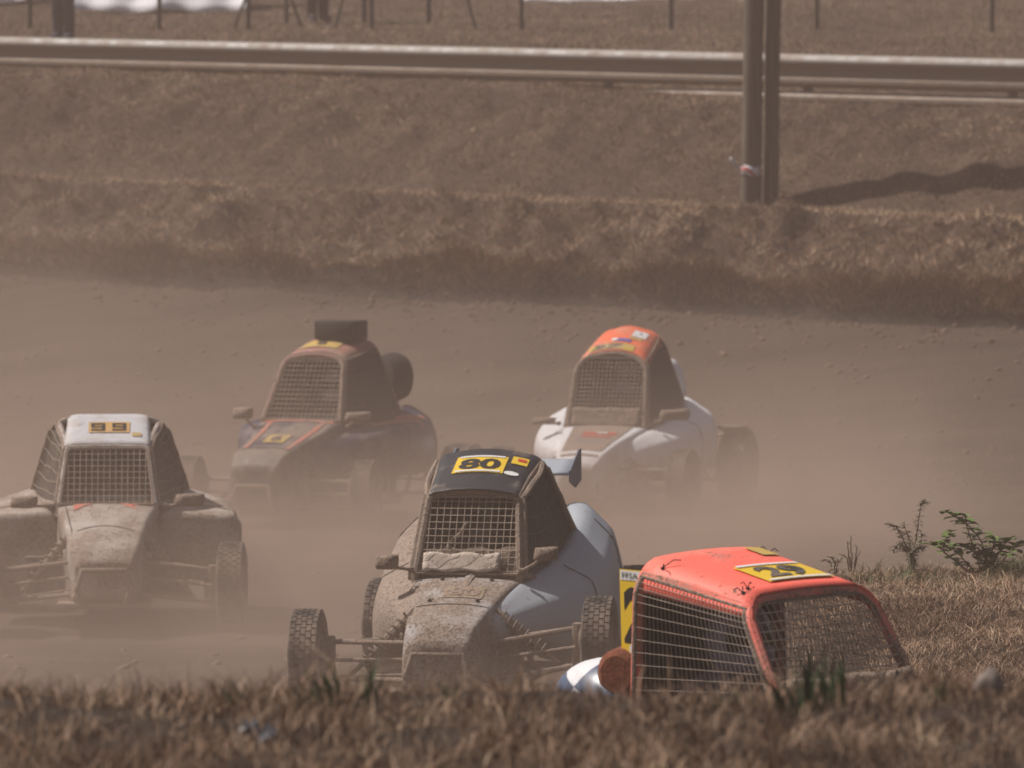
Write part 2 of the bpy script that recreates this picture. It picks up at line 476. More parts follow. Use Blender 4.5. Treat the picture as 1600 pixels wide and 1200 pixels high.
# far embankment
n = 300000
Y = rng.uniform(58.5, 82, n); X = (rng.random(n) - 0.5) * 2 * (Y * 0.078 + 0.6)
t = foot_t(X, Y)
keep = (t > 0.22) & (t < 13) & (fbm(X * 1.6 + 3, Y * 1.6, 3) + 0.30 * rng.random(n) > -0.06)
X, Y, t = X[keep], Y[keep], t[keep]
h = rng.uniform(0.025, 0.075, len(X)) * (1 + 1.0 * (t < 2.0))
blades('dry_embankment_grass', X, Y, h, 0.007 + 0.009 * rng.random(len(X)), 1.8, M['blade_far'], np.clip(tint_patch(X + 0.5 * Y, Y, 0.9, 0.6) + 0.22 * (sstep(1.9, 2.5, t) - sstep(3.8, 4.3, t)) + 0.26 * (t < 1.7) + 0.06, 0, 1), 'parched brown grass growing all over the far embankment below the guardrail', 'grass')  # bench and lower tier blades tinted lighter, sunlight put into the colour
# grass hanging over the broken edge of the lower tier
n = 24000
X = rng.uniform(-7, 7, n); t0 = foot_t(X, X * 0); Y = rng.uniform(0.06, 0.50, n) - t0
blades('overhanging_grass', X, Y, rng.uniform(0.05, 0.17, n) * (0.5 + np.clip(fbm(X * 2.2, X * 0, 3) * 3 + .6, 0, 1.3)), 0.010 + 0.008 * rng.random(n), 1.6, M['blade_far'], rng.random(n) * .9, 'dry grass hanging over the eroded edge above the track', 'grass', bias=(0, -0.5))
# beyond the guardrail
n = 70000
Y = rng.uniform(76, 100, n); X = (rng.random(n) - 0.5) * 2 * (Y * 0.078 + 0.6)
t = foot_t(X, Y); keep = t > 13
X, Y = X[keep], Y[keep]
blades('dry_meadow_grass', X, Y, rng.uniform(0.03, 0.09, len(X)), 0.012, 1.4, M['blade_far'], tint_patch(X, Y, 0.5, 0.5), 'dry yellowish meadow grass around the wire fence posts', 'grass')
# foreground mound
n = 120000
Y = rng.uniform(11.5, 18.6, n); X = (rng.random(n) - 0.5) * 2 * (Y * 0.08 + 0.3)
tf = tint_patch(X, Y, 4.5, 0.5)
hh = rng.uniform(0.012, 0.055, n) * (0.6 + 1.1 * rng.random(n) ** 3) * (1 + 0.9 * np.clip(fbm(X * 5, Y * 5, 3) * 4, -0.9, 1))
blades('foreground_grass', X, Y, hh, 0.002 + 0.0035 * rng.random(n), 1.6, M['blade_near'], tf * 0.93, 'blurred short dry brown grass covering the mound closest to the viewer', 'grass', segs=2)
n = 5200
Y = rng.uniform(12, 17.6, n); X = (rng.random(n) - 0.5) * 2 * (Y * 0.08 + 0.3)
blades('foreground_stalks', X, Y, rng.uniform(0.04, 0.10, n), 0.002 + 0.003 * rng.random(n), 1.2, M['blade_near'], 0.45 + 0.5 * rng.random(n), 'longer bleached stalks standing above the short grass of the near mound', 'grass', segs=2)
# right-hand bank
n = 110000
Y = rng.uniform(28.3, 36.9, n); X = rng.uniform(1.0, 3.6, n)
keep = (X > 1.72 - 0.03 * (Y - 29) - 0.35 + 0.3 * rng.random(n)) & (X < Y * 0.076 + 0.4)
X, Y = X[keep], Y[keep]
blades('bank_grass', X, Y, rng.uniform(0.015, 0.055, len(X)) * (1 + 1.5 * rng.random(len(X)) ** 6), 0.002 + 0.003 * rng.random(len(X)), 2.8, M['blade_near'], np.clip(tint_patch(X, Y, 1.6, 0.35) * 0.9 + .12, 0, .98), 'straw coloured tangled grass on the bank behind the orange roofed buggy', 'grass', segs=2)

# green blade tufts on the mound crest
def tuft(px, py, d, n, hmin, hmax, spread, label, lean=(0, 0)):
    p = at(px, py, d)
    X = p.x + (rng.random(n) - 0.5) * spread; Y = d + (rng.random(n) - 0.5) * spread
    z0 = ground_z(X, Y); n_ = n
    h = rng.uniform(hmin, hmax, n_)
    o = blades('grass_tuft', X, Y, h, 0.008 + 0.005 * rng.random(n_), 0.4, M['blade_green'], rng.random(n_), label, 'grass tuft', kind='thing', segs=2, bias=lean)
    o['group'] = 'green grass tufts on the near mound'
    return o
tuft(1285, 1090, 16.2, 34, 0.08, 0.165, 0.11, 'tall green grass tuft in front of the orange buggy windscreen')
tuft(1240, 1090, 16.0, 12, 0.09, 0.15, 0.05, 'leaning green grass tuft in front of the orange buggy front pillar', (-0.45, 0))
tuft(575, 1080, 16.2, 10, 0.09, 0.15, 0.025, 'narrow upright green grass tuft before the nose of buggy 80')
tuft(505, 1090, 16.3, 22, 0.07, 0.14, 0.10, 'splayed green grass tuft in front of the left front wheel of buggy 80', (-0.3, 0))
tuft(375, 1090, 16.4, 12, 0.04, 0.085, 0.06, 'thin green grass tuft on the mound left of buggy 80', (-0.35, 0))
tuft(700, 1080, 16.3, 8, 0.04, 0.08, 0.04, 'sparse green grass tuft under the nose of buggy 80')
tuft(1130, 1090, 16.2, 10, 0.04, 0.075, 0.05, 'small green grass tuft in front of the orange buggy side net')
tuft(1465, 1100, 16.3, 9, 0.04, 0.09, 0.04, 'green grass tuft between the orange buggy and the pale stone')

# clods and stones on the track
def stones(name, X, Y, r, mat, label):
    n = len(X)
    base = np.array([(1, 0, 0), (-1, 0, 0), (0, 1, 0), (0, -1, 0), (0, 0, 1), (0, 0, -1)], float)
    tri = np.array([(0, 2, 4), (2, 1, 4), (1, 3, 4), (3, 0, 4), (2, 0, 5), (1, 2, 5), (3, 1, 5), (0, 3, 5)])
    Z = ground_z(X, Y)
    v = base[None] * r[:, None, None] * rng.uniform(0.6, 1.2, (n, 6, 1)) * np.array([1, 1, 0.7]) + np.stack([X, Y, Z], -1)[:, None]
    f = (tri[None] + np.arange(n)[:, None, None] * 6).reshape(-1, 3)
    o = mesh_from(name, v.reshape(-1, 3), f, mat, True)
    return tag(o, label, 'loose dirt', kind='stuff')
M['clod_dark'] = plain('dark_clod', (0.085, 0.058, 0.043), 0.95, var=0.35, scale=3)
M['clod'] = plain('dry_clod', (0.14, 0.095, 0.07), 0.95, var=0.35, scale=3)
n = 22000
Y = rng.uniform(26, 67, n); X = (rng.random(n) - 0.5) * 2 * (Y * 0.078 + 0.3)
t = foot_t(X, Y)
dens = 0.12 + 0.88 * sstep(-10, -2, t)
keep = (t < 0.2) & (rng.random(n) < dens) & ~((X > 1.3) & (Y < 37))
X, Y = X[keep], Y[keep]
stones('loose_gravel', X, Y, 0.008 + 0.040 * rng.random(len(X)) ** 5, M['clod'], 'small dry clods and stones lying over the dirt track')

n = 2600
X = rng.uniform(-7, 7, n); t0 = foot_t(X, X * 0); Y = -np.abs(rng.normal(0, .5, n)) + .12 - t0
stones('fallen_clods', X, Y, 0.008 + 0.040 * rng.random(n) ** 5, M['clod_dark'], 'clods crumbled from the bank lying along the outer edge of the track')
# ---------------------------------------------------------------- text and stickers
_tcache = {}
def text_geo(s, bold=0.03):
    key = (s, bold)
    if key in _tcache: return _tcache[key]
    cu = bpy.data.curves.new('tmp_text', 'FONT'); cu.body = s; cu.offset = bold; cu.resolution_u = 3
    cu.size = 1.0
    ob = bpy.data.objects.new('tmp_text', cu); COL.objects.link(ob)
    dg = bpy.context.evaluated_depsgraph_get()
    me = bpy.data.meshes.new_from_object(ob.evaluated_get(dg))
    bm = bmesh.new(); bm.from_mesh(me)
    bmesh.ops.triangulate(bm, faces=bm.faces[:])
    bmesh.ops.subdivide_edges(bm, edges=[e for e in bm.edges if e.calc_length() > 0.25], cuts=1)
    bmesh.ops.triangulate(bm, faces=bm.faces[:])
    bm.verts.index_update()
    vs = np.array([v.co[:2] for v in bm.verts]); fs = [[v.index for v in f.verts] for f in bm.faces]
    bm.free(); bpy.data.meshes.remove(me); bpy.data.objects.remove(ob); bpy.data.curves.remove(cu)
    c = (vs.max(0) + vs.min(0)) / 2; vs = (vs - c) / (vs.max(0) - vs.min(0))
    _tcache[key] = (vs, fs)
    return vs, fs
def seg_digit(d):
    """squared racing digit, unit box centred on 0"""
    on = {'9': 'abcdfg', '2': 'abdeg'}[d]
    T = 0.19
    boxes = {'a': (-.5, .5, .5 - T, .5), 'g': (-.5, .5, -T / 2, T / 2), 'd': (-.5, .5, -.5, -.5 + T),
             'f': (-.5, -.5 + T * 1.2, 0, .5), 'b': (.5 - T * 1.2, .5, 0, .5), 'c': (.5 - T * 1.2, .5, -.5, 0), 'e': (-.5, -.5 + T * 1.2, -.5, 0)}
    vs = []; fs = []
    for k in on:
        x0, x1, y0, y1 = boxes[k]; b = len(vs)
        vs += [(x0, y0), (x1, y0), (x1, y1), (x0, y1)]; fs.append([b, b + 1, b + 2, b + 3])
    return np.array(vs), fs
def surf_of(o):
    dg = bpy.context.evaluated_depsgraph_get()
    ev = o.evaluated_get(dg); me = ev.to_mesh()
    bv = BVHTree.FromPolygons([v.co.copy() for v in me.vertices], [tuple(p.vertices) for p in me.polygons])
    ev.to_mesh_clear()
    return bv
def drop(bv, x, y, off):
    hit = bv.ray_cast(Vector((x, y, 4)), Vector((0, 0, -1)))
    if hit[0] is None: return None
    return hit[0] + Vector((0, 0, off))
def rect_geo(nx=10, ny=6):
    vs = np.array([((i / nx - 0.5), (j / ny - 0.5)) for j in range(ny + 1) for i in range(nx + 1)])
    fs = [[j * (nx + 1) + i, j * (nx + 1) + i + 1, (j + 1) * (nx + 1) + i + 1, (j + 1) * (nx + 1) + i] for j in range(ny) for i in range(nx)]
    return vs, fs
def stick(name, geo, bv, c, size, mat, parent, off=0.005, rot=0.0, skew=0.0):
    """lays flat artwork (unit box) down on a panel; local -Y is the bottom of the writing"""
    vs, fs = geo
    out = []
    ca, sa = math.cos(rot), math.sin(rot)
    for (u, v) in vs:
        a = u * size[0] + skew * v * size[1]; b = v * size[1]
        x = c[0] + a * ca - b * sa; y = c[1] + a * sa + b * ca
        p = drop(bv, x, y, off)
        if p is None: p = Vector((x, y, out[-1].z if out else 0.5))
        out.append(p)
    mb = MB(); mb.add(out, fs)
    return mb.build(name, mat, parent, smooth=False, recalc=False)

# ---------------------------------------------------------------- people
def skin_body(name, nodes, edges, mat, parent=None, sub=2):
    """nodes: name -> (xyz, radius); one continuous skinned surface rooted at the pelvis"""
    names = list(nodes); ix = {k: i for i, k in enumerate(names)}
    me = bpy.data.meshes.new(name)
    me.from_pydata([nodes[k][0] for k in names], [(ix[a], ix[b]) for a, b in edges], [])
    o = bpy.data.objects.new(name, me); COL.objects.link(o)
    md = o.modifiers.new('skin', 'SKIN'); md.use_smooth_shade = True
    for k in names:
        r = nodes[k][1]; sv = me.skin_vertices[0].data[ix[k]]
        sv.radius = (r, r) if not isinstance(r, tuple) else r
        sv.use_root = (k == 'pelvis')
    s = o.modifiers.new('sub', 'SUBSURF'); s.levels = sub; s.render_levels = sub
    dg = bpy.context.evaluated_depsgraph_get()
    m2 = bpy.data.meshes.new_from_object(o.evaluated_get(dg))
    bpy.data.objects.remove(o); bpy.data.meshes.remove(me)
    m2.name = name
    m2.materials.clear(); m2.materials.append(mat); m2.shade_smooth()
    o = bpy.data.objects.new(name, m2); COL.objects.link(o)
    if parent: o.parent = parent
    return o
def add_hand(N, E, wrist, tip_dir, side_dir, tag_, curl):
    w = Vector(wrist); t = Vector(tip_dir).normalized(); s = Vector(side_dir).normalized(); c = Vector(curl).normalized()
    palm = w + t * 0.055
    N['palm' + tag_] = (tuple(palm), (0.036, 0.018)); E.append(('wrist' + tag_, 'palm' + tag_))
    for i, (off, ln) in enumerate(((-0.03, 0.062), (-0.01, 0.072), (0.01, 0.068), (0.03, 0.052))):
        a = palm + t * 0.03 + s * off; b = a + t * ln * 0.5 + c * 0.012; d = b + t * ln * 0.15 + c * ln * 0.45
        N[f'k{i}{tag_}'] = (tuple(a), 0.010); N[f'm{i}{tag_}'] = (tuple(b), 0.009); N[f'e{i}{tag_}'] = (tuple(d), 0.0075)
        E += [('palm' + tag_, f'k{i}{tag_}'), (f'k{i}{tag_}', f'm{i}{tag_}'), (f'm{i}{tag_}', f'e{i}{tag_}')]
    a = palm - t * 0.02 - s * 0.045 + c * 0.01; b = a + t * 0.03 - s * 0.01 + c * 0.025
    N['th' + tag_] = (tuple(a), 0.011); N['te' + tag_] = (tuple(b), 0.009)
    E += [('palm' + tag_, 'th' + tag_), ('th' + tag_, 'te' + tag_)]

def driver(car, label, helmet_mat, suit_mat, cab):
    """seated driver: hands on the wheel, feet on the pedals"""
    r = empty('person', car.location, car.rotation_euler)
    yy = cab['ys']; zz = cab['zs']
    P = lambda x, y, z: (x, y + yy, z + zz)
    N = {'pelvis': (P(0, .48, .20), .13), 'waist': (P(0, .47, .34), .125), 'chest': (P(0, .43, .50), .145), 'neck': (P(0, .38, .64), .055), 'skull': (P(0, .35, .74), .085)}
    E = [('pelvis', 'waist'), ('waist', 'chest'), ('chest', 'neck'), ('neck', 'skull')]
    for s, g in ((-1, 'a'), (1, 'b')):
        N['sh' + g] = (P(.17 * s, .42, .56), .062); N['el' + g] = (P(.25 * s, .20, .40), .045); N['wrist' + g] = (P(.13 * s, .0, .48), .03)
        N['hip' + g] = (P(.09 * s, .40, .17), .09); N['kn' + g] = (P(.14 * s, .02, .30), .062); N['an' + g] = (P(.11 * s, -.34, .10), .042); N['toe' + g] = (P(.11 * s, -.44, .20), .035)
        E += [('chest', 'sh' + g), ('sh' + g, 'el' + g), ('el' + g, 'wrist' + g), ('pelvis', 'hip' + g), ('hip' + g, 'kn' + g), ('kn' + g, 'an' + g), ('an' + g, 'toe' + g)]
        add_hand(N, E, N['wrist' + g][0], (0, -1, .25), (0, .2, 1), g, (-s, 0, 0))
    b = skin_body('body', N, E, suit_mat, r)
    hc = Vector(P(0, .34, .755))
    mb = MB()
    prof = []
    for i in range(13):
        a = -math.pi / 2 + i * math.pi / 12 * 0.98 + 0.0
        prof.append((math.sin(a) * 0.145, max(0.001, math.cos(a) * 0.122)))
    prof = [p for p in prof if p[0] > -0.11]
    mb.lathe(prof, tuple(hc), 'Z', 24)
    for i, v in enumerate(mb.v):
        x, y, z = v
        if y < hc.y and z < hc.z - 0.02: mb.v[i] = (x * 0.95, y - 0.035 * min(1, (hc.z - z) / 0.08), z)
    h = mb.build('helmet', helmet_mat, r)
    mv = MB(); rows = []
    for j in range(4):
        z = -0.035 + j * 0.028; row = []
        for i in range(11):
            a = R(-62 + 124 * i / 10)
            rr = math.sqrt(max(0.01, 0.122 ** 2 * (1 - (z / 0.145) ** 2))) + 0.006
            row.append((hc.x + math.sin(a) * rr, hc.y - math.cos(a) * rr, hc.z + z))
        rows.append(row)
    mv.grid(rows)
    mv.build('visor', M['visor'], h)
    tag(r, label, 'person', 'drivers strapped into the buggies')
    return r

# ---------------------------------------------------------------- the buggies
def lerp(a, b, t): return a + (b - a) * t
def hoop_w(H, z):
    f = (z - H['zb']) / (H['zt'] - H['zb'])
    w = lerp(H['wb'], H['wt'], f)
    r = H['r']; k = z - (H['zt'] - r)
    if k > 0: w = w - r + math.sqrt(max(0, r * r - k * k))
    return w
def hoop_y(H, z): return lerp(H['yb'], H['yt'], (z - H['zb']) / (H['zt'] - H['zb']))
NL, NA, NT = 8, 6, 8
def hoop_pts(H, crown=0.02):
    half = []
    for i in range(NL + 1):
        z = lerp(H['zb'], H['zt'] - H['r'], i / NL); half.append((hoop_w(H, z), hoop_y(H, z), z))
    for i in range(1, NA + 1):
        a = math.pi / 2 * i / NA
        z = H['zt'] - H['r'] + H['r'] * math.sin(a); half.append((hoop_w(H, z), hoop_y(H, z), z))
    wt = half[-1][0]
    top = []
    for i in range(1, NT):
        u = 1 - 2 * i / NT
        top.append((wt * u, hoop_y(H, H['zt']), H['zt'] + crown * (1 - u * u)))
    right = [Vector(p) for p in half]; left = [Vector((-p[0], p[1], p[2])) for p in reversed(half)]
    return right + [Vector(p) for p in top] + left

def ring_c(y, tw, tz, mw, mz, bw, bz, crown=0.02):
    h = [(0, tz + crown), (tw * 0.55, tz + crown * 0.7), (tw, tz), (mw, mz), (bw, bz), (bw * 0.5, bz)]
    r = [(x, y, z) for x, z in h] + [(0, y, bz)] + [(-x, y, z) for x, z in reversed(h[1:])]
    return [Vector(p) for p in r]

def wheel(root, x, y, r, w, mats, steer=0.0, dz=0.0, rear=False, treads=38):
    """rim with hub, tyre as its own mesh with tread blocks"""
    mb = MB()
    sgn = 1 if x > 0 else -1
    ro = r * 0.52
    mb.lathe([(-w * .42, ro * .98), (-w * .42, ro * 1.04), (-w * .2, ro * .9), (w * .25 , ro * .86), (w * .42, ro * 1.04), (w * .42, ro * .98), (w * .22, ro * .80), (w * .16, ro * .35), (w * .30, ro * .28), (w * .30, 0.0)], n=28)
    if sgn < 0: mb.v = [(-a, b, c) for a, b, c in mb.v]
    rim = mb.build('wheel', mats['rim'], root)
    t = MB()
    hw = w / 2
    t.lathe([(-hw * .80, ro), (-hw * .96, ro * 1.12), (-hw, r * .78), (-hw * .93, r * .90), (-hw * .80, r * .955), (-hw * .4, r * .972), (0, r * .976), (hw * .4, r * .972), (hw * .80, r * .955), (hw * .93, r * .90), (hw, r * .78), (hw * .96, ro * 1.12), (hw * .80, ro)], n=48)
    rows = 5 if not rear else 6
    for k in range(treads):
        for j in range(rows):
            u = (j + 0.5) / rows * 2 - 1
            a = 2 * math.pi * (k + (0.5 if j % 2 else 0)) / treads
            rr = r * (0.976 - 0.02 * u * u)
            bx = hw * 0.86 * u; dwx = hw * 0.86 / rows * 0.84; da = math.pi / treads * 0.80
            q = []
            for (sx, sa) in ((-1, -1), (1, -1), (1, 1), (-1, 1)):
                for rad in (rr - 0.006, rr + 0.006):
                    ang = a + sa * da
                    q.append((bx + sx * dwx, rad * math.cos(ang), rad * math.sin(ang)))
            t.add(q, [(1, 3, 5, 7), (0, 1, 3, 2), (2, 3, 5, 4), (4, 5, 7, 6), (6, 7, 1, 0)])
    ty = t.build('tyre', mats['tyre'], rim, recalc=False, sharp=30)
    rim.location = (x, y, r + dz)
    rim.rotation_euler = (random.random() * 3, 0, 0)
    rim.rotation_mode = 'XYZ'
    rim.rotation_euler = (0, 0, steer)
    return rim

def wires_hoop(H, cell, rad, bulge=0.0, pad=0.012, zlo=None):
    """wire grid filling the front hoop"""
    mb = MB()
    zb = H['zb'] if zlo is None else zlo
    def P(x, z):
        s = math.sin(x * 40 + z * 23) * 0.0015
        return Vector((x, hoop_y(H, z) - pad + s, z))
    zs_ = np.arange(zb + cell * 0.4, H['zt'] - 0.005, cell * (0.97))
    for z in zs_:
        w = hoop_w(H, z)
        mb.tube([P(lerp(-w, w, i / 6), z) for i in range(7)], rad, 4, False)
    wmax = hoop_w(H, zb)
    for x in np.arange(-wmax + cell * .5, wmax, cell):
        zz = [z for z in np.linspace(zb, H['zt'] + 0.015, 30) if (hoop_w(H, min(z, H['zt'])) >= abs(x))]
        if len(zz) < 2: continue
        mb.tube([P(x, zz[0] + (zz[-1] - zz[0]) * i / 6) for i in range(7)], rad, 4, False)
    return mb

def build_buggy(S):
    root = empty('racing_buggy', S['loc'], S['rot'])
    tag(root, S['label'], 'racing buggy', 'racing buggies sliding through the dusty bend')
    F, B = S['front'], S['rearh']
    m = S['mats']
    fr = hoop_pts(F, S.get('crown', .02)); rr = hoop_pts(B, S.get('crown', .02) * 1.3)
    n = len(fr)
    # wheels
    rf, rb = S.get('rf', .26), S.get('rb', .275)
    WB = 1.85
    dzl = S.get('dz', (0, 0))
    st = S.get('steer', 0.0)
    ft = S.get('ft', .715)
    wheel(root, -ft, 0, rf, .165, m, st, dzl[0]); wheel(root, ft, 0, rf, .165, m, st, dzl[1])
    wheel(root, -.69, WB, rb, .235, m, 0, dzl[0], True); wheel(root, .69, WB, rb, .235, m, 0, dzl[1], True)
    # chassis: floor pan and lower frame
    mb = MB()
    mb.box((0, .62, .115), (.56, 2.0, .03), bev=.008)
    for s in (-1, 1):
        mb.tube([(.17 * s, -.36, .16), (.20 * s, 0, .15), (.33 * s, .5, .14), (.36 * s, 1.2, .14), (.26 * s, 1.75, .17)], .019)
        mb.tube([(.15 * s, -.32, .34), (.19 * s, 0, .40), (.27 * s, F['yb'], F['zb'] - .05), (.40 * s, 1.15, .55), (.30 * s, 1.85, .45)], .019)
        mb.tube([(.19 * s, 0, .15), (.19 * s, 0, .40)], .017); mb.tube([(.33 * s, .5, .14), (.27 * s, F['yb'], F['zb'] - .05)], .017)
        mb.tube([(.36 * s, 1.2, .14), (.40 * s, 1.15, .55)], .017); mb.tube([(.26 * s, 1.75, .17), (.30 * s, 1.85, .45)], .017)
    mb.tube([(-.17, -.36, .16), (.17, -.36, .16)], .019); mb.tube([(-.15, -.32, .34), (.15, -.32, .34)], .019)
    mb.tube([(-.40, 1.15, .55), (.40, 1.15, .55)], .019); mb.tube([(-.30, 1.85, .45), (.30, 1.85, .45)], .017)
    mb.build('chassis', m['tube'], root)
    # suspension: wishbones at every corner, dampers in front
    for s, dz in ((-1, dzl[0]), (1, dzl[1])):
        for (y0, rw, nm) in ((0.0, rf, 0), (WB, rb, 1)):
            mb = MB()
            hub = Vector(((ft - .115) * s if nm == 0 else .54 * s, y0, rw + dz))
            for dy in (-.17, .17):
                mb.tube([(.18 * s, y0 + dy - nm * .08, .17), (hub.x, y0, hub.z - .10)], .014)
                mb.tube([(.19 * s, y0 + dy * .8 - nm * .08, .36), (hub.x - .02 * s, y0, hub.z + .09)], .013)
            mb.tube([(.16 * s, y0 - .07, .27), (hub.x, y0 - .07, hub.z)], .010)
            mb.box(hub, (.05, .06, .24), bev=.01)
            mb.lathe([(-.012, .10), (.012, .10)], (hub.x + .03 * s, y0, hub.z), 'X', 24)
            mb.build('suspension_arm', m['tube'], root)
            a = Vector((.20 * s, y0 + .05, .52)); b = Vector((hub.x - .10 * s, y0 + .02, hub.z - .09))
            if nm: a = Vector((.24 * s, y0 - .05, .62))
            mb = MB(); mb.tube([a, lerp(a, b, .45)], .024); mb.tube([lerp(a, b, .45), b], .012)
            dmp = mb.build('damper', m['tube'], root)
            mb = MB(); ax = (b - a).normalized(); u = ax.orthogonal().normalized(); v = ax.cross(u)
            pts = [a + (b - a) * (.12 + .7 * i / 90) + (u * math.cos(i * .56) + v * math.sin(i * .56)) * .036 for i in range(91)]
            mb.tube(pts, .006, 5); mb.build('spring', M['spring'], dmp)
    if S.get('undertray'):
        mb = MB(); mb.box((0, .30, .24), (.98, .03, .26), rot=(R(12), 0, 0), bev=.01); mb.box((0, .6, .12), (1.0, .6, .02))
        mb.build('undertray', M['engine'], root)
    # steering rack, bumper hoop
    mb = MB(); mb.tube([(-.13, -.40, .13), (-.16, -.47, .22), (-.13, -.45, .33), (.13, -.45, .33), (.16, -.47, .22), (.13, -.40, .13)], .018)
    mb.build('bumper', m['tube'], root)
    # nose and bonnet
    mb = MB(); rings = [ring_c(*r_) for r_ in S['nose']]
    mb.loft(rings)
    nose = mb.build('bonnet', m['nose'], root, subsurf=2)
    me = nose.data
    cr = me.attributes.new('crease_edge', 'FLOAT', 'EDGE')
    k12 = {2, 4, 8, 10}
    for e in me.edges:
        a, b = e.vertices
        if a % 12 == b % 12 and a % 12 in k12: cr.data[e.index].value = 0.8
        if a // 12 == b // 12 == S.get('crease_ring', 1) or a // 12 == b // 12 == 0: cr.data[e.index].value = 0.6
    # side pods
    for s in (-1, 1):
        rings = []
        for (y, pts) in S['pods']:
            rings.append([Vector((x * s * (S.get('left_scale', 1.0) if s < 0 else 1.0), y, z)) for x, z in pts])
        mb = MB(); mb.loft(rings)
        pod = mb.build('side_pod', m['pod'], root, subsurf=2)
        cr = pod.data.attributes.new('crease_edge', 'FLOAT', 'EDGE')
        for e in pod.data.edges:
                a, b = e.vertices
                if a % 6 == b % 6 and a % 6 in S.get('pod_creases', {1: .95, 2: .92, 4: .9}): cr.data[e.index].value = S.get('pod_creases', {1: .95, 2: .92, 4: .9})[a % 6]
                if a // 6 == b // 6 and a // 6 in S.get('pod_ring', {}): cr.data[e.index].value = S['pod_ring'][a // 6]
        bvp = surf_of(pod)
        for yy in S.get('pod_seams', (.80, 1.38)):
            q = []
            for k in range(40):
                hit = bvp.ray_cast(Vector((2 * s, yy + .002 * k, .24 + .017 * k)), Vector((-s, 0, 0)))
                if hit[0] is not None and abs(hit[0].x) > .15: q.append(hit[0] + hit[1].normalized() * (.002 if hit[1].x * s > 0 else -.002))
            if len(q) > 3:
                mb = MB(); mb.tube(q, .003, 5); mb.build('panel_gap', M['black'], pod)
                for p in q[2::8]:
                    mb = MB(); mb.lathe([(0, .009), (.004 * s, .008), (.007 * s, .003), (.007 * s, 0)], p + Vector((0, -.035, 0)), 'X', 8); mb.build('rivet', M['tube_dirty'], pod)
        if s == 1 and S.get('pod_stripe'):
            bv = surf_of(pod)
            for (x0, y0, x1, y1, w) in S['pod_stripe']:
                g = rect_geo(10, 3); L = math.hypot(x1 - x0, y1 - y0); ang = math.atan2(y1 - y0, x1 - x0)
                stick('stripe', g, bv, ((x0 + x1) / 2, (y0 + y1) / 2), (L, w), M['stripe_orange'], pod, .006, ang)
    # engine cover behind the cabin
    if S.get('tail'):
        mb = MB(); mb.loft([ring_c(*r_) for r_ in S['tail']])
        mb.build('engine_cover', m['tail'], root, subsurf=2)
    mb = MB()
    mb.box((0, 1.55, .33), (.38, .40, .32), bev=.03); mb.box((.02, 1.5, .54), (.26, .22, .14), bev=.03)
    for k in range(6): mb.box((0, 1.55, .24 + .045 * k), (.41, .43, .008))
    mb.tube([(.18, 1.7, .35), (.30, 1.85, .33), (.30, 2.05, .42), (.22, 2.20, .46)], .032, 12)
    mb.build('engine', M['engine'], root)
    # cabin frame: hoops and rails
    tb = MB(); rt = S.get('rt', .021)
    tb.tube(fr, rt, 8); tb.tube(rr, rt, 8)
    for s in (0, n - 1):
        tb.tube([fr[s], fr[s] - Vector((0, .0, .08))], rt, 8)
        x = fr[s].x
        tb.tube([fr[s], lerp(fr[s], rr[s], .5) - Vector((0, 0, S.get('sag', .03))), rr[s]], rt, 8)
        tb.tube([rr[s], (rr[s].x * .85, 1.70, .50)], rt * .8, 8)
    for i in (NL + NA // 2, n - 1 - NL - NA // 2):
        tb.tube([fr[i], lerp(fr[i], rr[i], .5) + Vector((0, 0, .006)), rr[i]], rt, 8)
    tb.build('roll_cage', m['cage'], root)
    # roof
    i0, i1 = (NL + NA // 2 - 1, n - NL - NA // 2) if S.get('roof_narrow') else (NL, n - 1 - NL)
    rows = []
    NR = 8
    ov = S.get('overhang', (0.0, .03))
    for j in range(NR + 1):
        t_ = j / NR; tt = lerp(-ov[0], 1 + ov[1], t_)
        row = []
        for i in range(i0, i1 + 1):
            p = lerp(fr[i], rr[i], tt); u = (i - i0) / (i1 - i0) * 2 - 1
            if S.get('roof_w'): p = Vector((-u * lerp(S['roof_w'][0], S['roof_w'][1], tt), lerp(F['yt'], B['yt'], tt), lerp(F['zt'], B['zt'], tt) - .018 * abs(u) ** 10))
            p = p + Vector((0, 0, rt + .004 + S.get('roof_bulge', .03) * 4 * t_ * (1 - t_) * (1 - abs(u) ** 3)))
            row.append(p)
        rows.append(row)
    if S.get('brow'):      # visor strip that bends down over the windscreen
        p0 = rows[0]; rows = [[p + Vector((0, -.035, -S['brow'])) for p in p0], [p + Vector((0, -.020, -S['brow'] * .35)) for p in p0]] + rows
    mb = MB(); mb.grid(rows)
    roof = mb.build('roof_panel', m['roof'], root, solid=.006)
    # windscreen and side nets
    H2 = dict(F)
    wires_hoop(F, S.get('cell', .036), S.get('wr', .0021), zlo=S.get('zlo')).build('windscreen_mesh', m['wire'], root, smooth=False, recalc=False)
    fm = MB(); op = [Vector((p.x * .97, p.y - .014, lerp(F['zb'], p.z, .985))) for p in hoop_pts(F, .0)]
    fm.tube(op + [op[0]], .008, 6); fm.build('windscreen_frame', m['wireframe'], root)
    for s in (0, 1):
        ids = list(range(0, NL + NA // 2 + 1)); a = fr if s == 0 else list(reversed(fr)); b = rr if s == 0 else list(reversed(rr))
        net = MB()
        def SP(i, t_):
            k = int(min(len(ids) - 2, math.floor(i))); f = i - k
            p = lerp(lerp(a[k], a[k + 1], f), lerp(b[k], b[k + 1], f), t_)
            g = 1 - i / (len(ids) - 1)
            p = p - Vector((0, 0, S.get('sag', .03) * 4 * t_ * (1 - t_) * g))
            out = (1 if s == 0 else -1) * (.022 + S.get('net_bulge', .02) * 4 * t_ * (1 - t_))
            wob = S.get('wob', .0) * math.sin(i * 2.1 + t_ * 9) 
            return p + Vector((out, 0, wob))
        sc_ = S.get('side_cell', .045)
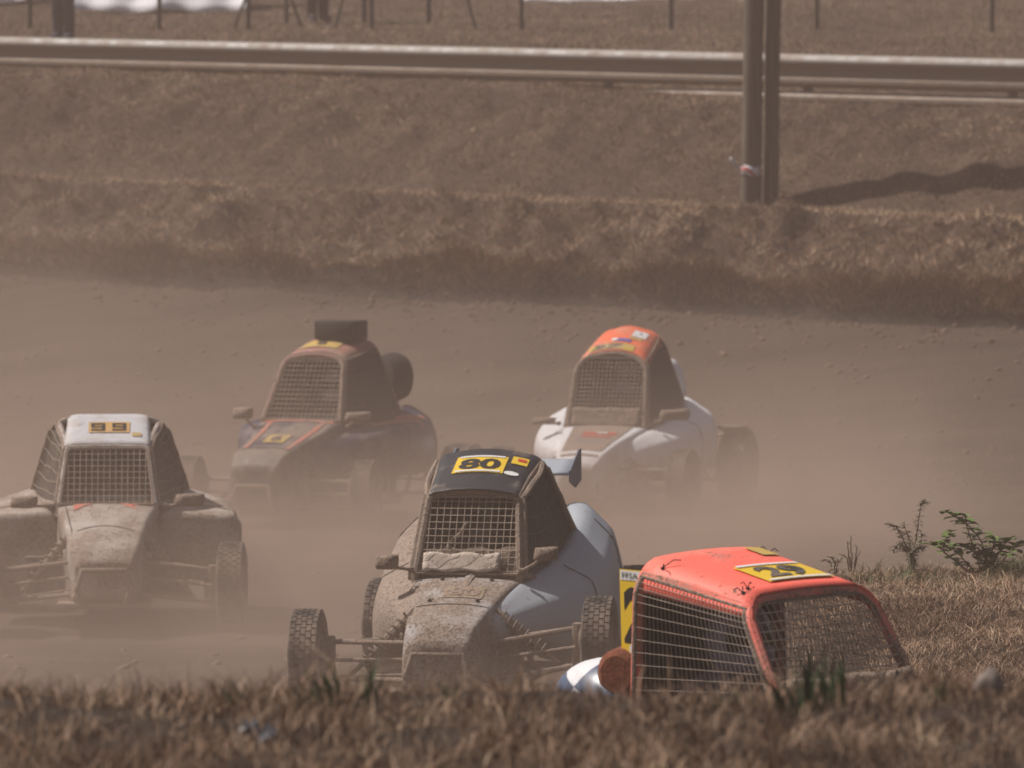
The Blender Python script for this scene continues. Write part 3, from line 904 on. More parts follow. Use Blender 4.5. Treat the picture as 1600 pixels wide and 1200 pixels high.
        nh = int(1.0 * (a[0] - a[NL]).length / sc_); nv = int((a[4] - b[4]).length / (sc_ * S.get('side_aspect', 1.0)))
        top_i = len(ids) - 1.001
        for k in range(nh + 1):
            i = top_i * (k / nh); net.tube([SP(i, t_ / 8) for t_ in range(9)], S.get('nr', .0020) * .85, 4, False)
        for k in range(nv + 1):
            t_ = k / nv; net.tube([SP(top_i * q / 9, t_) for q in range(10)], S.get('nr', .0020), 4, False)
        net.build('side_net', m['net'], root, smooth=False, recalc=False)
        if S.get('net_cloth'):
            mb = MB(); mb.grid([[SP(top_i * q / 10, t_ / 10) - Vector(((1 if s == 0 else -1) * .016, 0, 0)) for t_ in range(11)] for q in range(0, 11) if q / 10 <= S['net_cloth']])
            mb.build('side_curtain', m['cloth'], root, solid=.003)
        ed = MB(); lo = [SP(0, q / 10) for q in range(11)]; hi = [SP(top_i, q / 10) for q in range(11)]
        fl = [SP(top_i * q / 10, 0.015) for q in range(11)]; rl = [SP(top_i * q / 10, .985) for q in range(11)]
        for L_ in (lo, hi, fl, rl): ed.tube(L_, S.get('er', .009), 6)
        ed.build('net_edging', m['edging'], root)
    # interior
    mb = MB()
    seat = [[(x_ * w_, y_, z_) for x_ in (-1, -.7, -.3, .3, .7, 1)] for (w_, y_, z_) in ((.20, .85, .20), (.22, 1.0, .17), (.22, 1.22, .20), (.22, 1.36, .42), (.20, 1.42, .66), (.13, 1.44, .86))]
    for r_ in seat:
        r_[0] = (r_[0][0], r_[0][1] - .06, r_[0][2] + .07); r_[-1] = (r_[-1][0], r_[-1][1] - .06, r_[-1][2] + .07)
    mb.grid(seat); mb.build('seat', M['seat'], root, solid=.02)
    mb = MB(); zc = F['zb'] - .06
    mb.lathe([(0, .14), (.0, .155), (.018, .155), (.018, .14), (0, .14)], M=Matrix.Rotation(R(65), 3, 'Z').to_3x3() @ Matrix.Identity(3), n=24) if False else None
    cw = Vector((0, .78, zc + .02)); up = Vector((0, .45, .9)).normalized(); sx = Vector((1, 0, 0))
    circ = [cw + (sx * math.cos(k * math.pi / 12) + up * math.sin(k * math.pi / 12)) * .13 for k in range(25)]
    mb.tube(circ, .013, 8, False)
    for k in (0, 8, 16): mb.tube([cw, circ[k]], .010, 6)
    mb.tube([cw, (0, .35, zc - .18)], .014, 8)
    mb.build('steering_wheel', M['black'], root)
    mb = MB(); wd = F['wb'] * .93
    rows = []
    for j, (dy, dz_) in enumerate(((-.02, -.02), (.02, S.get('dash', .05)), (.10, S.get('dash', .05) + .015), (.14, -.08))):
        rows.append([(lerp(-wd, wd, i / 14), F['yb'] + .03 + dy + .012 * math.sin(i * 2.3 + j), F['zb'] + dz_ + .010 * math.sin(i * 1.3 + j * 2)) for i in range(15)])
    mb.grid(rows); mb.build('dashboard', m['dash'], root, solid=.006)
    # gap panel between the bonnet and windscreen, bulkhead behind the seat
    mb = MB()
    mb.add([p + Vector((0, .01, 0)) for p in rr] + [Vector((B['wb'] * .9, B['yb'] - .05, .2)), Vector((-B['wb'] * .9, B['yb'] - .05, .2))],
           [tuple([k for k in range(n)]), (0, n - 1, n + 1, n)])
    mb.build('bulkhead', M['black'], root, smooth=False, solid=.004)
    if S.get('flap'):
        x0, x1, z0, z1, fmat = S['flap']; mb = MB()
        mb.grid([[(lerp(x0, x1, i / 16), hoop_y(F, z_) - .026 - .010 * math.sin(i * 1.3 + j * 1.9) ** 2, z_ + .006 * math.sin(i * .9 + j)) for i in range(17)] for j, z_ in enumerate([lerp(z0, z1, q / 6) for q in range(7)])])
        mb.build('windscreen_flap', fmat, root, solid=.004)
    # mirrors
    for s, spec in ((-1, S['mirrors'][0]), (1, S['mirrors'][1])):
        base, head, sz, rz = spec
        mb = MB(); mid = lerp(Vector(base), Vector(head), .55) + Vector((0, 0, -.012))
        mb.tube([base, mid, head], .009, 8); mb.box(base, (.03, .03, .03), bev=.006)
        stalk = mb.build('mirror_stalk', m['tube'], root)
        mb = MB(); bm_ = []
        for (y_, k) in ((-.035, .55), (-.022, .88), (.0, 1.0), (.022, 1.0)):
            bm_.append([Vector(head) + Matrix.Rotation(rz, 3, 'Z') @ Vector((sz[0] * k * cxx, y_, sz[1] * k * czz)) for cxx, czz in ((-1, -.7), (-.86, -1), (.5, -1), (.9, -.86), (1, .2), (.95, .9), (.6, 1), (-.85, .8))])
        mb.loft(bm_); mb.build('mirror', m['mirror'], root, sharp=60)
    S['root'] = root; S['nose_o'] = nose; S['roof_o'] = roof; S['fr'] = fr; S['rr'] = rr
    return root

def mats(**kw):
    d = dict(rim=M['rim'], tyre=M['tyre'], tube=M['tube_dirty'], nose=M['black'], pod=M['black'], tail=M['black'], roof=M['black'], cage=M['tube_dirty'],
             wire=M['wire'], net=M['wire_dark'], wireframe=M['tube_dirty'], edging=M['tube_dirty'], dash=M['black'], mirror=M['tube_dirty'], cloth=M['black'])
    d.update(kw); return d
M['stripe_orange'] = mud_paint('faded_red_stripe', (0.62, 0.11, 0.07), 0.44, 0.5)

def roof_center(S, f):   # y on the roof for a fraction front->rear
    return lerp(S['front']['yt'], S['rearh']['yt'], f)

# ---- buggy 80 : black roof, pale blue body under mud
M['b80'] = mud_paint('pale_blue_muddy', (0.38, 0.42, 0.48), 0.40, 0.40, low=0.45, speck=0.6, seed=3, front=.45, left=1.5)
M['b80n'] = mud_paint('muddy_bonnet', (0.42, 0.44, 0.47), 0.60, 0.5, speck=0.9, seed=1)
M['r80'] = mud_paint('black_roof_dusty', (0.025, 0.026, 0.032), 0.22, 0.45, speck=0.35, seed=2)
M['mudcloth'] = mud_paint('mud_soaked_cloth', (0.28, 0.22, 0.17), 0.8, 0.8, speck=1.0, seed=5)
M['pale_mud'] = mud_paint('pale_mud_sheet', (0.60, 0.51, 0.44), 0.30, 0.9, speck=1.0, seed=6)
M['grey_cloth'] = plain('charcoal_cloth', (0.045, 0.04, 0.038), 0.9, var=.3)
S80 = dict(label='black roofed buggy number 80 with muddy pale blue body and rear wing',
    ft=.76, loc=(-.30, 36.0, 0.115), rot=(0, 0, R(-10)), dz=(0.0, .085), steer=R(4),
    front=dict(wb=.275, wt=.235, zb=.68, zt=1.075, yb=.40, yt=.60, r=.035), rearh=dict(wb=.43, wt=.27, zb=.74, zt=1.235, yb=1.38, yt=1.05, r=.06),
    nose=[(-.46, .15, .37, .19, .28, .18, .14), (-.36, .18, .47, .205, .30, .19, .11), (-.10, .19, .515, .215, .32, .20, .11), (.12, .215, .575, .24, .36, .22, .11), (.38, .28, .66, .33, .45, .28, .13), (.50, .29, .64, .34, .44, .30, .14)],
    crease_ring=1,
    pods=[(-.06, ((.12, .49), (.18, .49), (.22, .46), (.235, .42), (.22, .36), (.10, .34))),
          (.14, ((.18, .57), (.24, .565), (.33, .51), (.365, .45), (.34, .37), (.20, .34))),
          (.36, ((.24, .645), (.30, .635), (.45, .555), (.51, .47), (.47, .34), (.22, .26))),
          (.62, ((.27, .685), (.34, .67), (.54, .585), (.61, .46), (.58, .20), (.26, .16))),
          (.95, ((.31, .74), (.42, .725), (.60, .64), (.665, .47), (.64, .18), (.30, .16))),
          (1.28, ((.32, .86), (.47, .85), (.61, .73), (.67, .52), (.65, .20), (.30, .18))),
          (1.52, ((.26, .99), (.45, .98), (.60, .84), (.67, .58), (.65, .28), (.30, .24))),
          (1.72, ((.20, 1.00), (.40, .99), (.53, .86), (.62, .62), (.60, .38), (.28, .32))),
          (1.95, ((.14, .88), (.28, .87), (.40, .78), (.48, .60), (.47, .44), (.24, .40)))],
    mats=mats(nose=M['b80n'], pod=M['b80'], tail=M['b80'], roof=M['r80'], dash=M['mudcloth'], net=M['wire_dark'], mirror=M['mudcloth'], cloth=M['grey_cloth']),
    left_scale=.93, pod_creases={1: .95, 2: .9, 4: .9}, brow=0.012, flap=(-.235, .17, .695, .785, M['pale_mud']), roof_bulge=.006, roof_narrow=True, dash=.11, cell=.036, side_cell=.052, net_cloth=1.0, sag=.10, wob=.006, er=.016,
    mirrors=(((-.29, .36, .70), (-.405, .28, .745), (.062, .040), R(-12)), ((.29, .36, .70), (.44, .24, .80), (.065, .036), R(10))))
build_buggy(S80)
S = S80; root = S['root']; bv = surf_of(S['roof_o'])
yc = roof_center(S, .56)
pl = stick('number_sticker', rect_geo(), bv, (-.015, yc), (.27, .20), M['yellow'], S['roof_o'], .006)
stick('number', text_geo('80', .035), bv, (-.015, yc - .005), (.22, .125), M['ink'], pl, .0095)
stick('sponsor_strip', rect_geo(8, 1), bv, (-.015, yc + .088), (.24, .018), M['white'], pl, .0095)
stick('sponsor_strip', rect_geo(8, 1), bv, (-.015, yc - .088), (.24, .016), M['white'], pl, .0095)
p2 = stick('small_sticker', rect_geo(4, 3), bv, (.185, yc + .08), (.085, .09), M['yellow'], S['roof_o'], .006)
stick('red_print', rect_geo(3, 2), bv, (.195, yc + .085), (.045, .03), M['red'], p2, .0095)
ov = [(math.cos(a * math.pi / 10) / 2, math.sin(a * math.pi / 10) / 2) for a in range(20)]
p3 = stick('oval_sticker', (np.array(ov), [list(range(20))]), bv, (.165, yc - .085), (.08, .045), M['white'], S['roof_o'], .007)
stick('oval_print', text_geo('OK', .0), bv, (.165, yc - .085), (.04, .018), M['ink'], p3, .010) if False else None
bvn = surf_of(S['nose_o'])
p4 = stick('faded_sticker', rect_geo(8, 4), bvn, (.03, .14), (.21, .15), M['faded'] if 'faded' in M else mud_paint('faded_number_sticker', (0.60, 0.40, 0.06), 0.66, 0.6, speck=.6, seed=8), S['nose_o'], .004)
stick('number', text_geo('80', .03), bvn, (.03, .14), (.17, .10), mud_paint('faded_number', (0.04, 0.04, 0.04), 0.70, 0.6, speck=.6, seed=12), p4, .007)
def seam(S, pts, r=.0035, mat=None, name='panel_gap'):
    bv_ = surf_of(S['nose_o']); mb = MB()
    q = [drop(bv_, x, y, .001) for x, y in pts]; q = [p for p in q if p is not None]
    if len(q) > 1: mb.tube(q, r, 5); mb.build(name, mat or M['black'], S['nose_o'])
seam(S, [(-.19 + .38 * i / 12, -.03) for i in range(13)])
mb = MB(); q = []
for i in range(9):      # raised rib running down the bonnet
    f = i / 8; y = lerp(.52, .0, f); p = drop(bvn, .02, y, -.02); 
    if p is not None: q.append((p, lerp(.05, .006, f)))
mb.tube([a for a, b in q], [b for a, b in q], 10); mb.build('bonnet_rib', M['b80n'], S['nose_o'])
for (x, y) in ((-.12, .33), (.14, .33), (-.13, .03), (.12, .03)):
    mb = MB(); p = drop(bvn, x, y, .006); mb.lathe([(-.004, .012), (.004, .010), (.009, .004), (.009, 0)], p, 'Z', 10); mb.tube([p, p + Vector((.022, .006, .008))], .003, 5)
    mb.build('bonnet_pin', M['black'], S['nose_o'])
mb = MB(); mb.tube([(-.13, .47, .76), (-.11, .48, .83), (-.06, .52, .88), (-.03, .56, .94)], [.012, .013, .012, .009], 8); mb.build('air_hose', M['mudcloth'], root)
# rear wing
mb = MB(); rows = []
for j in range(9):
    f = j / 8; y = 1.62 + f * .30; z = 1.13 + .02 * f + .04 * f * f
    rows.append([(lerp(-.33, .33, i / 8), y, z) for i in range(9)])
mb.grid(rows); wing = mb.build('rear_wing', M['b80'], root, solid=.014)
for s in (-1, 1):
    mb = MB(); mb.loft([[Vector((.335 * s + dx, y_, z_)) for y_, z_ in ((1.60, 1.09), (1.60, 1.15), (1.88, 1.25), (1.96, 1.25), (1.96, 1.08), (1.78, 1.05))] for dx in (-.004, .004)])
    mb.build('end_plate', mud_paint('wing_end_plate', (0.16, 0.20, 0.27), .3, .4, seed=9) if s < 0 else bpy.data.materials['wing_end_plate'], wing, smooth=False)
mb = MB()
for s in (-1, 1): mb.tube([(.10 * s, 1.78, 1.14), (.12 * s, 1.80, .50)], .013)
mb.box((.16, 1.72, 1.075), (.10, .07, .09), bev=.01); mb.tube([(-.12, 1.75, 1.09), (.14, 1.75, 1.09)], .012)
mb.build('wing_mount', M['black'], wing)

# ---- buggy 99 : white roof, grey muddy body, wide box pods
M['b99'] = mud_paint('white_body_dusty', (0.50, 0.47, 0.45), 0.52, 0.6, speck=.6, seed=14)
M['r99'] = mud_paint('white_roof', (0.60, 0.61, 0.65), 0.34, 0.4, speck=.4, seed=15)
M['dusty_cage'] = mud_paint('dusty_cage', (0.50, 0.49, 0.49), 0.50, 0.5, seed=16)
S99 = dict(label='white roofed buggy number 99 with mud covered bonnet and box shaped side pods',
    ft=.755, loc=(-2.43, 42.0, 0.115), rot=(0, 0, R(2)), dz=(-.05, -.05), steer=R(-4),
    front=dict(wb=.29, wt=.245, zb=.67, zt=1.00, yb=.42, yt=.62, r=.025), rearh=dict(wb=.475, wt=.325, zb=.68, zt=1.155, yb=1.30, yt=1.04, r=.10), crown=.004, roof_w=(.262, .25), net_cloth=1.0, pod_creases={1: .9, 2: .97, 4: .9}, pod_ring={1: .9}, rt=.017,
    nose=[(-.38, .165, .36, .18, .26, .15, .16), (-.28, .195, .44, .21, .28, .18, .14), (-.02, .225, .525, .24, .32, .20, .13), (.18, .255, .60, .25, .36, .22, .13), (.38, .30, .665, .31, .42, .28, .13), (.46, .30, .65, .31, .42, .28, .14)],
    pods=[(.44, ((.28, .60), (.45, .60), (.74, .585), (.78, .50), (.77, .24), (.28, .22))),
          (.48, ((.28, .64), (.45, .625), (.76, .60), (.80, .52), (.79, .20), (.28, .18))),
          (.80, ((.30, .66), (.47, .64), (.77, .60), (.80, .50), (.79, .18), (.28, .16))),
          (1.10, ((.34, .70), (.50, .67), (.76, .62), (.79, .52), (.78, .18), (.28, .16))),
          (1.30, ((.34, .74), (.48, .73), (.70, .66), (.74, .54), (.72, .20), (.28, .18))),
          (1.50, ((.20, .74), (.40, .72), (.52, .66), (.56, .54), (.54, .30), (.22, .28)))],
    tail=[(1.25, .22, .98, .30, .78, .30, .5), (1.5, .22, .90, .30, .72, .28, .42), (1.8, .18, .72, .24, .60, .22, .40)],
    mats=mats(nose=M['b99'], pod=M['b99'], tail=M['b99'], roof=M['r99'], cage=M['dusty_cage'], net=M['wire'], cloth=M['grey_cloth']),
    undertray=True, roof_bulge=.004, wr=.0017, cell=.036, side_cell=.05, sag=.02, wob=.008, net_bulge=.0, dash=.03,
    mirrors=(((-.34, .38, .66), (-.50, .32, .69), (.085, .038), R(-10)), ((.36, .40, .66), (.50, .34, .70), (.095, .040), R(14))))
build_buggy(S99)
S = S99; bv = surf_of(S['roof_o']); yc = roof_center(S, .52)
pl = stick('number_sticker', rect_geo(), bv, (.005, yc), (.25, .15), M['orange_yellow'], S['roof_o'], .006)
stick('number', seg_digit('9'), bv, (-.062, yc - .003), (.085, .105), M['ink'], pl, .010)
stick('number', seg_digit('9'), bv, (.066, yc - .003), (.085, .105), M['ink'], pl, .010)
stick('small_sticker', rect_geo(4, 2), bv, (.175, yc - .10), (.06, .05), M['dusty_yellow'], S['roof_o'], .006)
bvn = surf_of(S['nose_o'])
for sx_ in (-1, 1):
    stick('red_flash', (np.array([(-.5, .5), (.5, .5), (.1, .1), (.5 * -sx_ * .9, -.5)]), [[0, 1, 2, 3]]), bvn, (-.14 * sx_ if sx_ < 0 else -.14, .33), (.12, .12), M['stripe_orange'], S['nose_o'], .006)
seam(S, [(-.17 + .34 * i / 12, -.02 + .05 * (1 - ((i - 6) / 6) ** 2)) for i in range(13)])
seam(S, [(-.25 + .03 * i / 12 + .02 * i / 12, .38 - .40 * i / 12) for i in range(13)])

# ---- buggy 6 : red roof, blue and grey body, intake box on the roof
M['b6'] = mud_paint('blue_body', (0.024, 0.029, 0.075), 0.30, 0.4, speck=.3, seed=21)
M['b6n'] = mud_paint('dark_bonnet', (0.045, 0.045, 0.065), 0.38, 0.45, speck=.3, seed=22)
M['r6'] = mud_paint('dull_red_roof', (0.30, 0.06, 0.05), 0.46, 0.4, speck=.3, seed=23)
M['cage6'] = mud_paint('red_dusty_cage', (0.25, 0.06, 0.05), 0.55, 0.5, seed=24)
S6 = dict(label='blue and red buggy number 6 with a black box on its roof',
    loc=(-1.73, 52.0, 0.02), rot=(0, 0, R(-23)), dz=(0.0, 0.0), steer=R(12),
    front=dict(wb=.315, wt=.235, zb=.775, zt=1.235, yb=.42, yt=.66, r=.075), rearh=dict(wb=.42, wt=.27, zb=.74, zt=1.325, yb=1.32, yt=1.12, r=.08),
    nose=[(-.44, .185, .46, .20, .32, .19, .16), (-.33, .215, .555, .225, .36, .18, .14), (-.05, .235, .63, .25, .40, .22, .13), (.20, .285, .70, .32, .46, .27, .13), (.40, .325, .775, .40, .52, .34, .13), (.48, .33, .75, .42, .52, .36, .14)],
    pods=[(-.05, ((.20, .56), (.24, .56), (.27, .50), (.28, .40), (.26, .20), (.16, .18))),
          (.30, ((.28, .68), (.34, .67), (.40, .60), (.42, .46), (.40, .20), (.28, .18))),
          (.60, ((.32, .75), (.46, .73), (.62, .70), (.66, .64), (.60, .50), (.32, .22))),
          (.90, ((.36, .76), (.50, .76), (.66, .73), (.72, .66), (.69, .50), (.34, .22))),
          (1.20, ((.38, .80), (.50, .80), (.66, .76), (.73, .64), (.72, .40), (.34, .22))),
          (1.50, ((.26, .92), (.42, .88), (.56, .78), (.64, .62), (.62, .40), (.30, .26))),
          (1.85, ((.20, .78), (.32, .76), (.44, .70), (.50, .58), (.48, .42), (.26, .36)))],
    pod_stripe=[(.46, .66, .66, 1.15, .07), (.50, 1.0, .62, 1.28, .06)],
    tail=[(1.25, .16, 1.02, .26, .80, .28, .55), (1.5, .18, .90, .28, .74, .28, .45), (1.85, .16, .72, .22, .62, .20, .42)],
    mats=mats(nose=M['b6n'], pod=M['b6'], tail=M['b6'], roof=M['r6'], cage=M['cage6'], net=M['wire_dark'], cloth=M['grey_cloth']),
    roof_bulge=.012, cell=.036, side_cell=.04, sag=.02, net_cloth=1.0, dash=.03,
    mirrors=(((-.35, .34, .72), (-.42, .27, .83), (.085, .045), R(-10)), ((.40, .36, .74), (.52, .28, .82), (.10, .035), R(20))))
build_buggy(S6)
S = S6; root = S['root']; bv = surf_of(S['roof_o']); yc = roof_center(S, .42)
pl = stick('number_sticker', rect_geo(), bv, (-.02, yc), (.30, .20), M['dusty_yellow'], S['roof_o'], .006)
stick('number', text_geo('6', .03), bv, (-.02, yc), (.08, .13), M['ink_dusty'], pl, .010)
bvn = surf_of(S['nose_o'])
for sx_ in (-1, 1):
    for (a, b, w) in (((.17 * sx_, -.22), (.215 * sx_, .34), .04),):
        L = math.hypot(b[0] - a[0], b[1] - a[1]); stick('red_stripe', rect_geo(12, 2), bvn, ((a[0] + b[0]) / 2, (a[1] + b[1]) / 2), (L, w), M['stripe_orange'], S['nose_o'], .006, math.atan2(b[1] - a[1], b[0] - a[0]))
stick('red_stripe', rect_geo(12, 2), bvn, (0, .375), (.56, .05), M['stripe_orange'], S['nose_o'], .005)
pl = stick('number_sticker', rect_geo(), bvn, (.0, -.02), (.17, .17), M['dusty_yellow'], S['nose_o'], .006)
stick('number', text_geo('6', .04), bvn, (.0, -.02), (.085, .12), M['ink_dusty'], pl, .010)
seam(S, [(-.20 + .40 * i / 12, -.22) for i in range(13)])
mb = MB(); mb.box((.05, 1.02, 1.43), (.33, .26, .145), bev=.012); mb.box((.05, .885, 1.43), (.28, .015, .11), bev=.004)
mb.build('roof_intake_box', plain('intake_black', (.022, .020, .020), .7), root)
mb = MB()
for k in range(7): mb.box((0, 1.02, 1.385 + .015 * k), (.325, .262, .004))
prof = [(-.11, .0), (-.11, .12), (-.085, .165), (-.03, .185), (.03, .185), (.085, .165), (.11, .12), (.11, .0)]
mb = MB(); mb.lathe(prof, (.26, 1.50, 1.06), 'X', 32, M=Matrix.Rotation(R(55), 3, 'Z')); mb.tube([(.24, 1.48, .95), (.18, 1.52, .6)], .05, 12)
mb.build('air_filter', plain('filter_black', (.022, .019, .018), .9), root)

# ---- white buggy with orange roof, behind on the right
M['b5'] = mud_paint('white_body', (0.80, 0.81, 0.86), 0.20, 0.35, low=0.75, speck=.4, seed=31)
M['r5'] = mud_paint('orange_roof', (0.85, 0.17, 0.07), 0.32, 0.4, speck=.25, seed=33)
M['dark_insert'] = mud_paint('dark_bonnet_insert', (0.07, 0.07, 0.085), 0.55, 0.5, seed=34)
S5 = dict(label='white bodied buggy with an orange roof and dark bonnet insert, farthest back on the right',
    loc=(.61, 53.4, 0.02), rot=(0, 0, R(-15.5)), dz=(0.0, 0.0), steer=R(-2), rb=.285,
    front=dict(wb=.305, wt=.27, zb=.66, zt=1.185, yb=.40, yt=.62, r=.13), rearh=dict(wb=.375, wt=.235, zb=.78, zt=1.345, yb=1.36, yt=1.12, r=.11),
    nose=[(-.48, .14, .40, .16, .28, .15, .16), (-.36, .19, .49, .20, .32, .18, .14), (-.05, .235, .57, .25, .36, .22, .13), (.18, .28, .61, .30, .40, .26, .13), (.36, .325, .66, .36, .44, .30, .13), (.46, .33, .64, .36, .44, .32, .14)],
    pods=[(-.02, ((.18, .54), (.24, .54), (.30, .48), (.32, .42), (.28, .34), (.16, .30))),
          (.28, ((.26, .63), (.36, .61), (.48, .54), (.52, .45), (.46, .32), (.22, .28))),
          (.55, ((.30, .68), (.42, .66), (.60, .59), (.64, .48), (.60, .30), (.28, .24))),
          (.90, ((.36, .72), (.48, .72), (.62, .66), (.68, .54), (.64, .30), (.32, .22))),
          (1.20, ((.38, .80), (.50, .78), (.66, .70), (.72, .60), (.70, .34), (.34, .22))),
          (1.45, ((.26, .92), (.40, .86), (.56, .76), (.60, .62), (.58, .40), (.30, .30))),
          (1.80, ((.20, .80), (.30, .78), (.40, .70), (.44, .58), (.42, .44), (.24, .40)))],
    tail=[(1.42, .28, 1.12, .34, .98, .36, .70), (1.60, .28, 1.16, .34, 1.02, .36, .66), (1.78, .22, 1.04, .27, .84, .30, .58), (1.95, .10, .74, .20, .66, .22, .50)],
    mats=mats(nose=M['b5'], pod=M['b5'], tail=M['b5'], roof=M['r5'], net=M['wire_dark'], dash=M['mudcloth'], cloth=M['grey_cloth'], mirror=M['mudcloth']),
    roof_bulge=.015, cell=.032, side_cell=.036, net_cloth=1.0, sag=.02, dash=.06, flap=(-.27, .27, .665, .80, M['mudcloth']), side_aspect=1.6, net_bulge=.01,
    mirrors=(((-.36, .36, .68), (-.47, .30, .70), (.10, .028), R(-14)), ((.40, .40, .70), (.56, .34, .76), (.12, .042), R(24))))
build_buggy(S5)
S = S5; root = S['root']; bv = surf_of(S['roof_o'])
stick('number_sticker', rect_geo(), bv, (-.03, roof_center(S, .14)), (.36, .10), M['dusty_yellow'], S['roof_o'], .006)
stick('number', text_geo('37', .03), bv, (-.06, roof_center(S, .14)), (.24, .07), M['ink_dusty'], S['roof_o'], .010)
stick('blue_sticker', rect_geo(6, 2), bv, (.03, roof_center(S, .36)), (.13, .045), M['blue_print'], S['roof_o'], .006)
stick('white_print', rect_geo(2, 2), bv, (-.035, roof_center(S, .36)), (.045, .045), M['white'], S['roof_o'], .008)
pl = stick('white_sticker', rect_geo(4, 4), bv, (.13, roof_center(S, .68)), (.11, .13), M['white'], S['roof_o'], .006)
stick('sticker_mark', rect_geo(1, 1), bv, (.135, roof_center(S, .70)), (.02, .03), M['blue_print'], pl, .009)
stick('amber_print', rect_geo(3, 2), bv, (.12, roof_center(S, .48)), (.10, .04), M['orange_yellow'], S['roof_o'], .006)
bvn = surf_of(S['nose_o'])
ins = stick('bonnet_insert', (np.array([(lerp(-.5, .5, i / 10) * lerp(.62, 1.0, j / 8), j / 8 - .5) for j in range(9) for i in range(11)]), [[j * 11 + i, j * 11 + i + 1, (j + 1) * 11 + i + 1, (j + 1) * 11 + i] for j in range(8) for i in range(10)]), bvn, (0, -.03), (.47, .74), M['dark_insert'], S['nose_o'], .006)
stick('red_print', rect_geo(8, 2), bvn, (.03, .10), (.26, .05), M['red'], ins, .010)
stick('red_print', rect_geo(8, 2), bvn, (.03, .0), (.22, .03), M['red'], ins, .010)
stick('white_print', rect_geo(8, 2), bvn, (.05, .10), (.09, .025), M['white'], ins, .013)
mb = MB()
for s in (-1, 1): mb.box((.69 * s, 1.74, .585), (.24, .22, .02), rot=(R(-12), 0, 0), bev=.006); mb.tube([(.45 * s, 1.8, .5), (.69 * s, 1.78, .57)], .012)
mb.build('mudguard', M['b99'], root)

# ---- buggy 29 : fluorescent orange cabin, lower right
def fluo():
    return mud_paint('fluorescent_orange', (1.0, 0.165, 0.12), 0.25, 0.60, speck=.9, seed=41)
M['fluo'] = fluo()
M['fluo_dirty'] = mud_paint('fluorescent_orange_dusty', (0.97, 0.165, 0.12), 0.46, 0.6, speck=.5, seed=42)
S29 = dict(label='fluorescent orange cabin of buggy number 29, mostly hidden behind the mound at lower right',
    loc=(1.43, 23.95, 0.39), rot=(0, R(-2.0), R(39)), dz=(0.0, 0.0), steer=R(6),
    front=dict(wb=.32, wt=.285, zb=.80, zt=1.19, yb=.36, yt=.60, r=.085), rearh=dict(wb=.335, wt=.315, zb=.72, zt=1.285, yb=1.14, yt=1.12, r=.11),
    nose=[(-.50, .15, .46, .17, .30, .16, .16), (-.38, .20, .55, .21, .34, .18, .14), (-.05, .25, .64, .27, .40, .24, .13), (.15, .29, .72, .31, .44, .28, .13), (.28, .32, .785, .34, .50, .32, .13), (.36, .32, .76, .34, .50, .32, .14)],
    pods=[(.20, ((.28, .62), (.34, .62), (.40, .56), (.42, .42), (.38, .24), (.24, .22))),
          (.60, ((.30, .66), (.42, .64), (.54, .58), (.58, .42), (.54, .20), (.28, .18))),
          (1.10, ((.30, .68), (.42, .66), (.56, .60), (.60, .46), (.56, .20), (.28, .18))),
          (1.50, ((.26, .66), (.38, .66), (.50, .60), (.54, .46), (.52, .30), (.26, .26))),
          (1.80, ((.20, .60), (.30, .60), (.40, .56), (.44, .46), (.42, .40), (.24, .38)))],
    mats=mats(nose=M['b99'], pod=M['b99'], roof=M['fluo'], cage=M['fluo_dirty'], net=plain('side_net_wire', (.30, .245, .205), .8, var=.3, scale=9, bumpy=0), edging=M['mudcloth'], wireframe=M['mudcloth']),
    roof_bulge=.0, cell=.031, side_cell=.024, side_aspect=.95, sag=.0, nr=.0014, wr=.0026, zlo=.925, flap=(-.31, .31, .79, .925, M['mudcloth']), rt=.021, net_bulge=.0, er=.006, crown=.006, dash=-.02, overhang=(.02, .02),
    mirrors=(((-.33, .20, .70), (-.46, .10, .66), (.07, .035), R(-10)), ((.33, .20, .70), (.46, .10, .70), (.07, .035), R(10))))
build_buggy(S29)
S = S29; root = S['root']; bv = surf_of(S['roof_o']); yc = roof_center(S, .33)
pl = stick('number_sticker', rect_geo(), bv, (.05, yc), (.30, .20), M['yellow'], S['roof_o'], .006)
stick('number', text_geo('29', .035), bv, (.045, yc), (.20, .125), M['ink_dusty'], pl, .010)
stick('sponsor_strip', rect_geo(8, 1), bv, (.05, yc + .09), (.28, .018), M['white'], pl, .010)
stick('sponsor_strip', rect_geo(8, 1), bv, (.05, yc - .09), (.28, .016), M['white'], pl, .010)
stick('small_sticker', rect_geo(4, 3), bv, (.20, roof_center(S, .86)), (.10, .11), M['dusty_yellow'], S['roof_o'], .006)
# cable ties on the roof edges
for (x, f) in ((-.27, .86), (-.25, .08), (.27, .96), (.27, .10), (-.22, .10)):
    mb = MB()
    p = drop(bv, x, roof_center(S, f), .004) or Vector((x, roof_center(S, f), 1.2))
    for k in range(2):
        d = Vector((random.uniform(-.05, .05), random.uniform(-.05, .05), random.uniform(.005, .03)))
        mb.tube([p, p + d * .6 + Vector((0, 0, .012)), p + d], .0022, 5)
    mb.box(p, (.012, .008, .008))
    mb.build('cable_tie', M['black'], root)
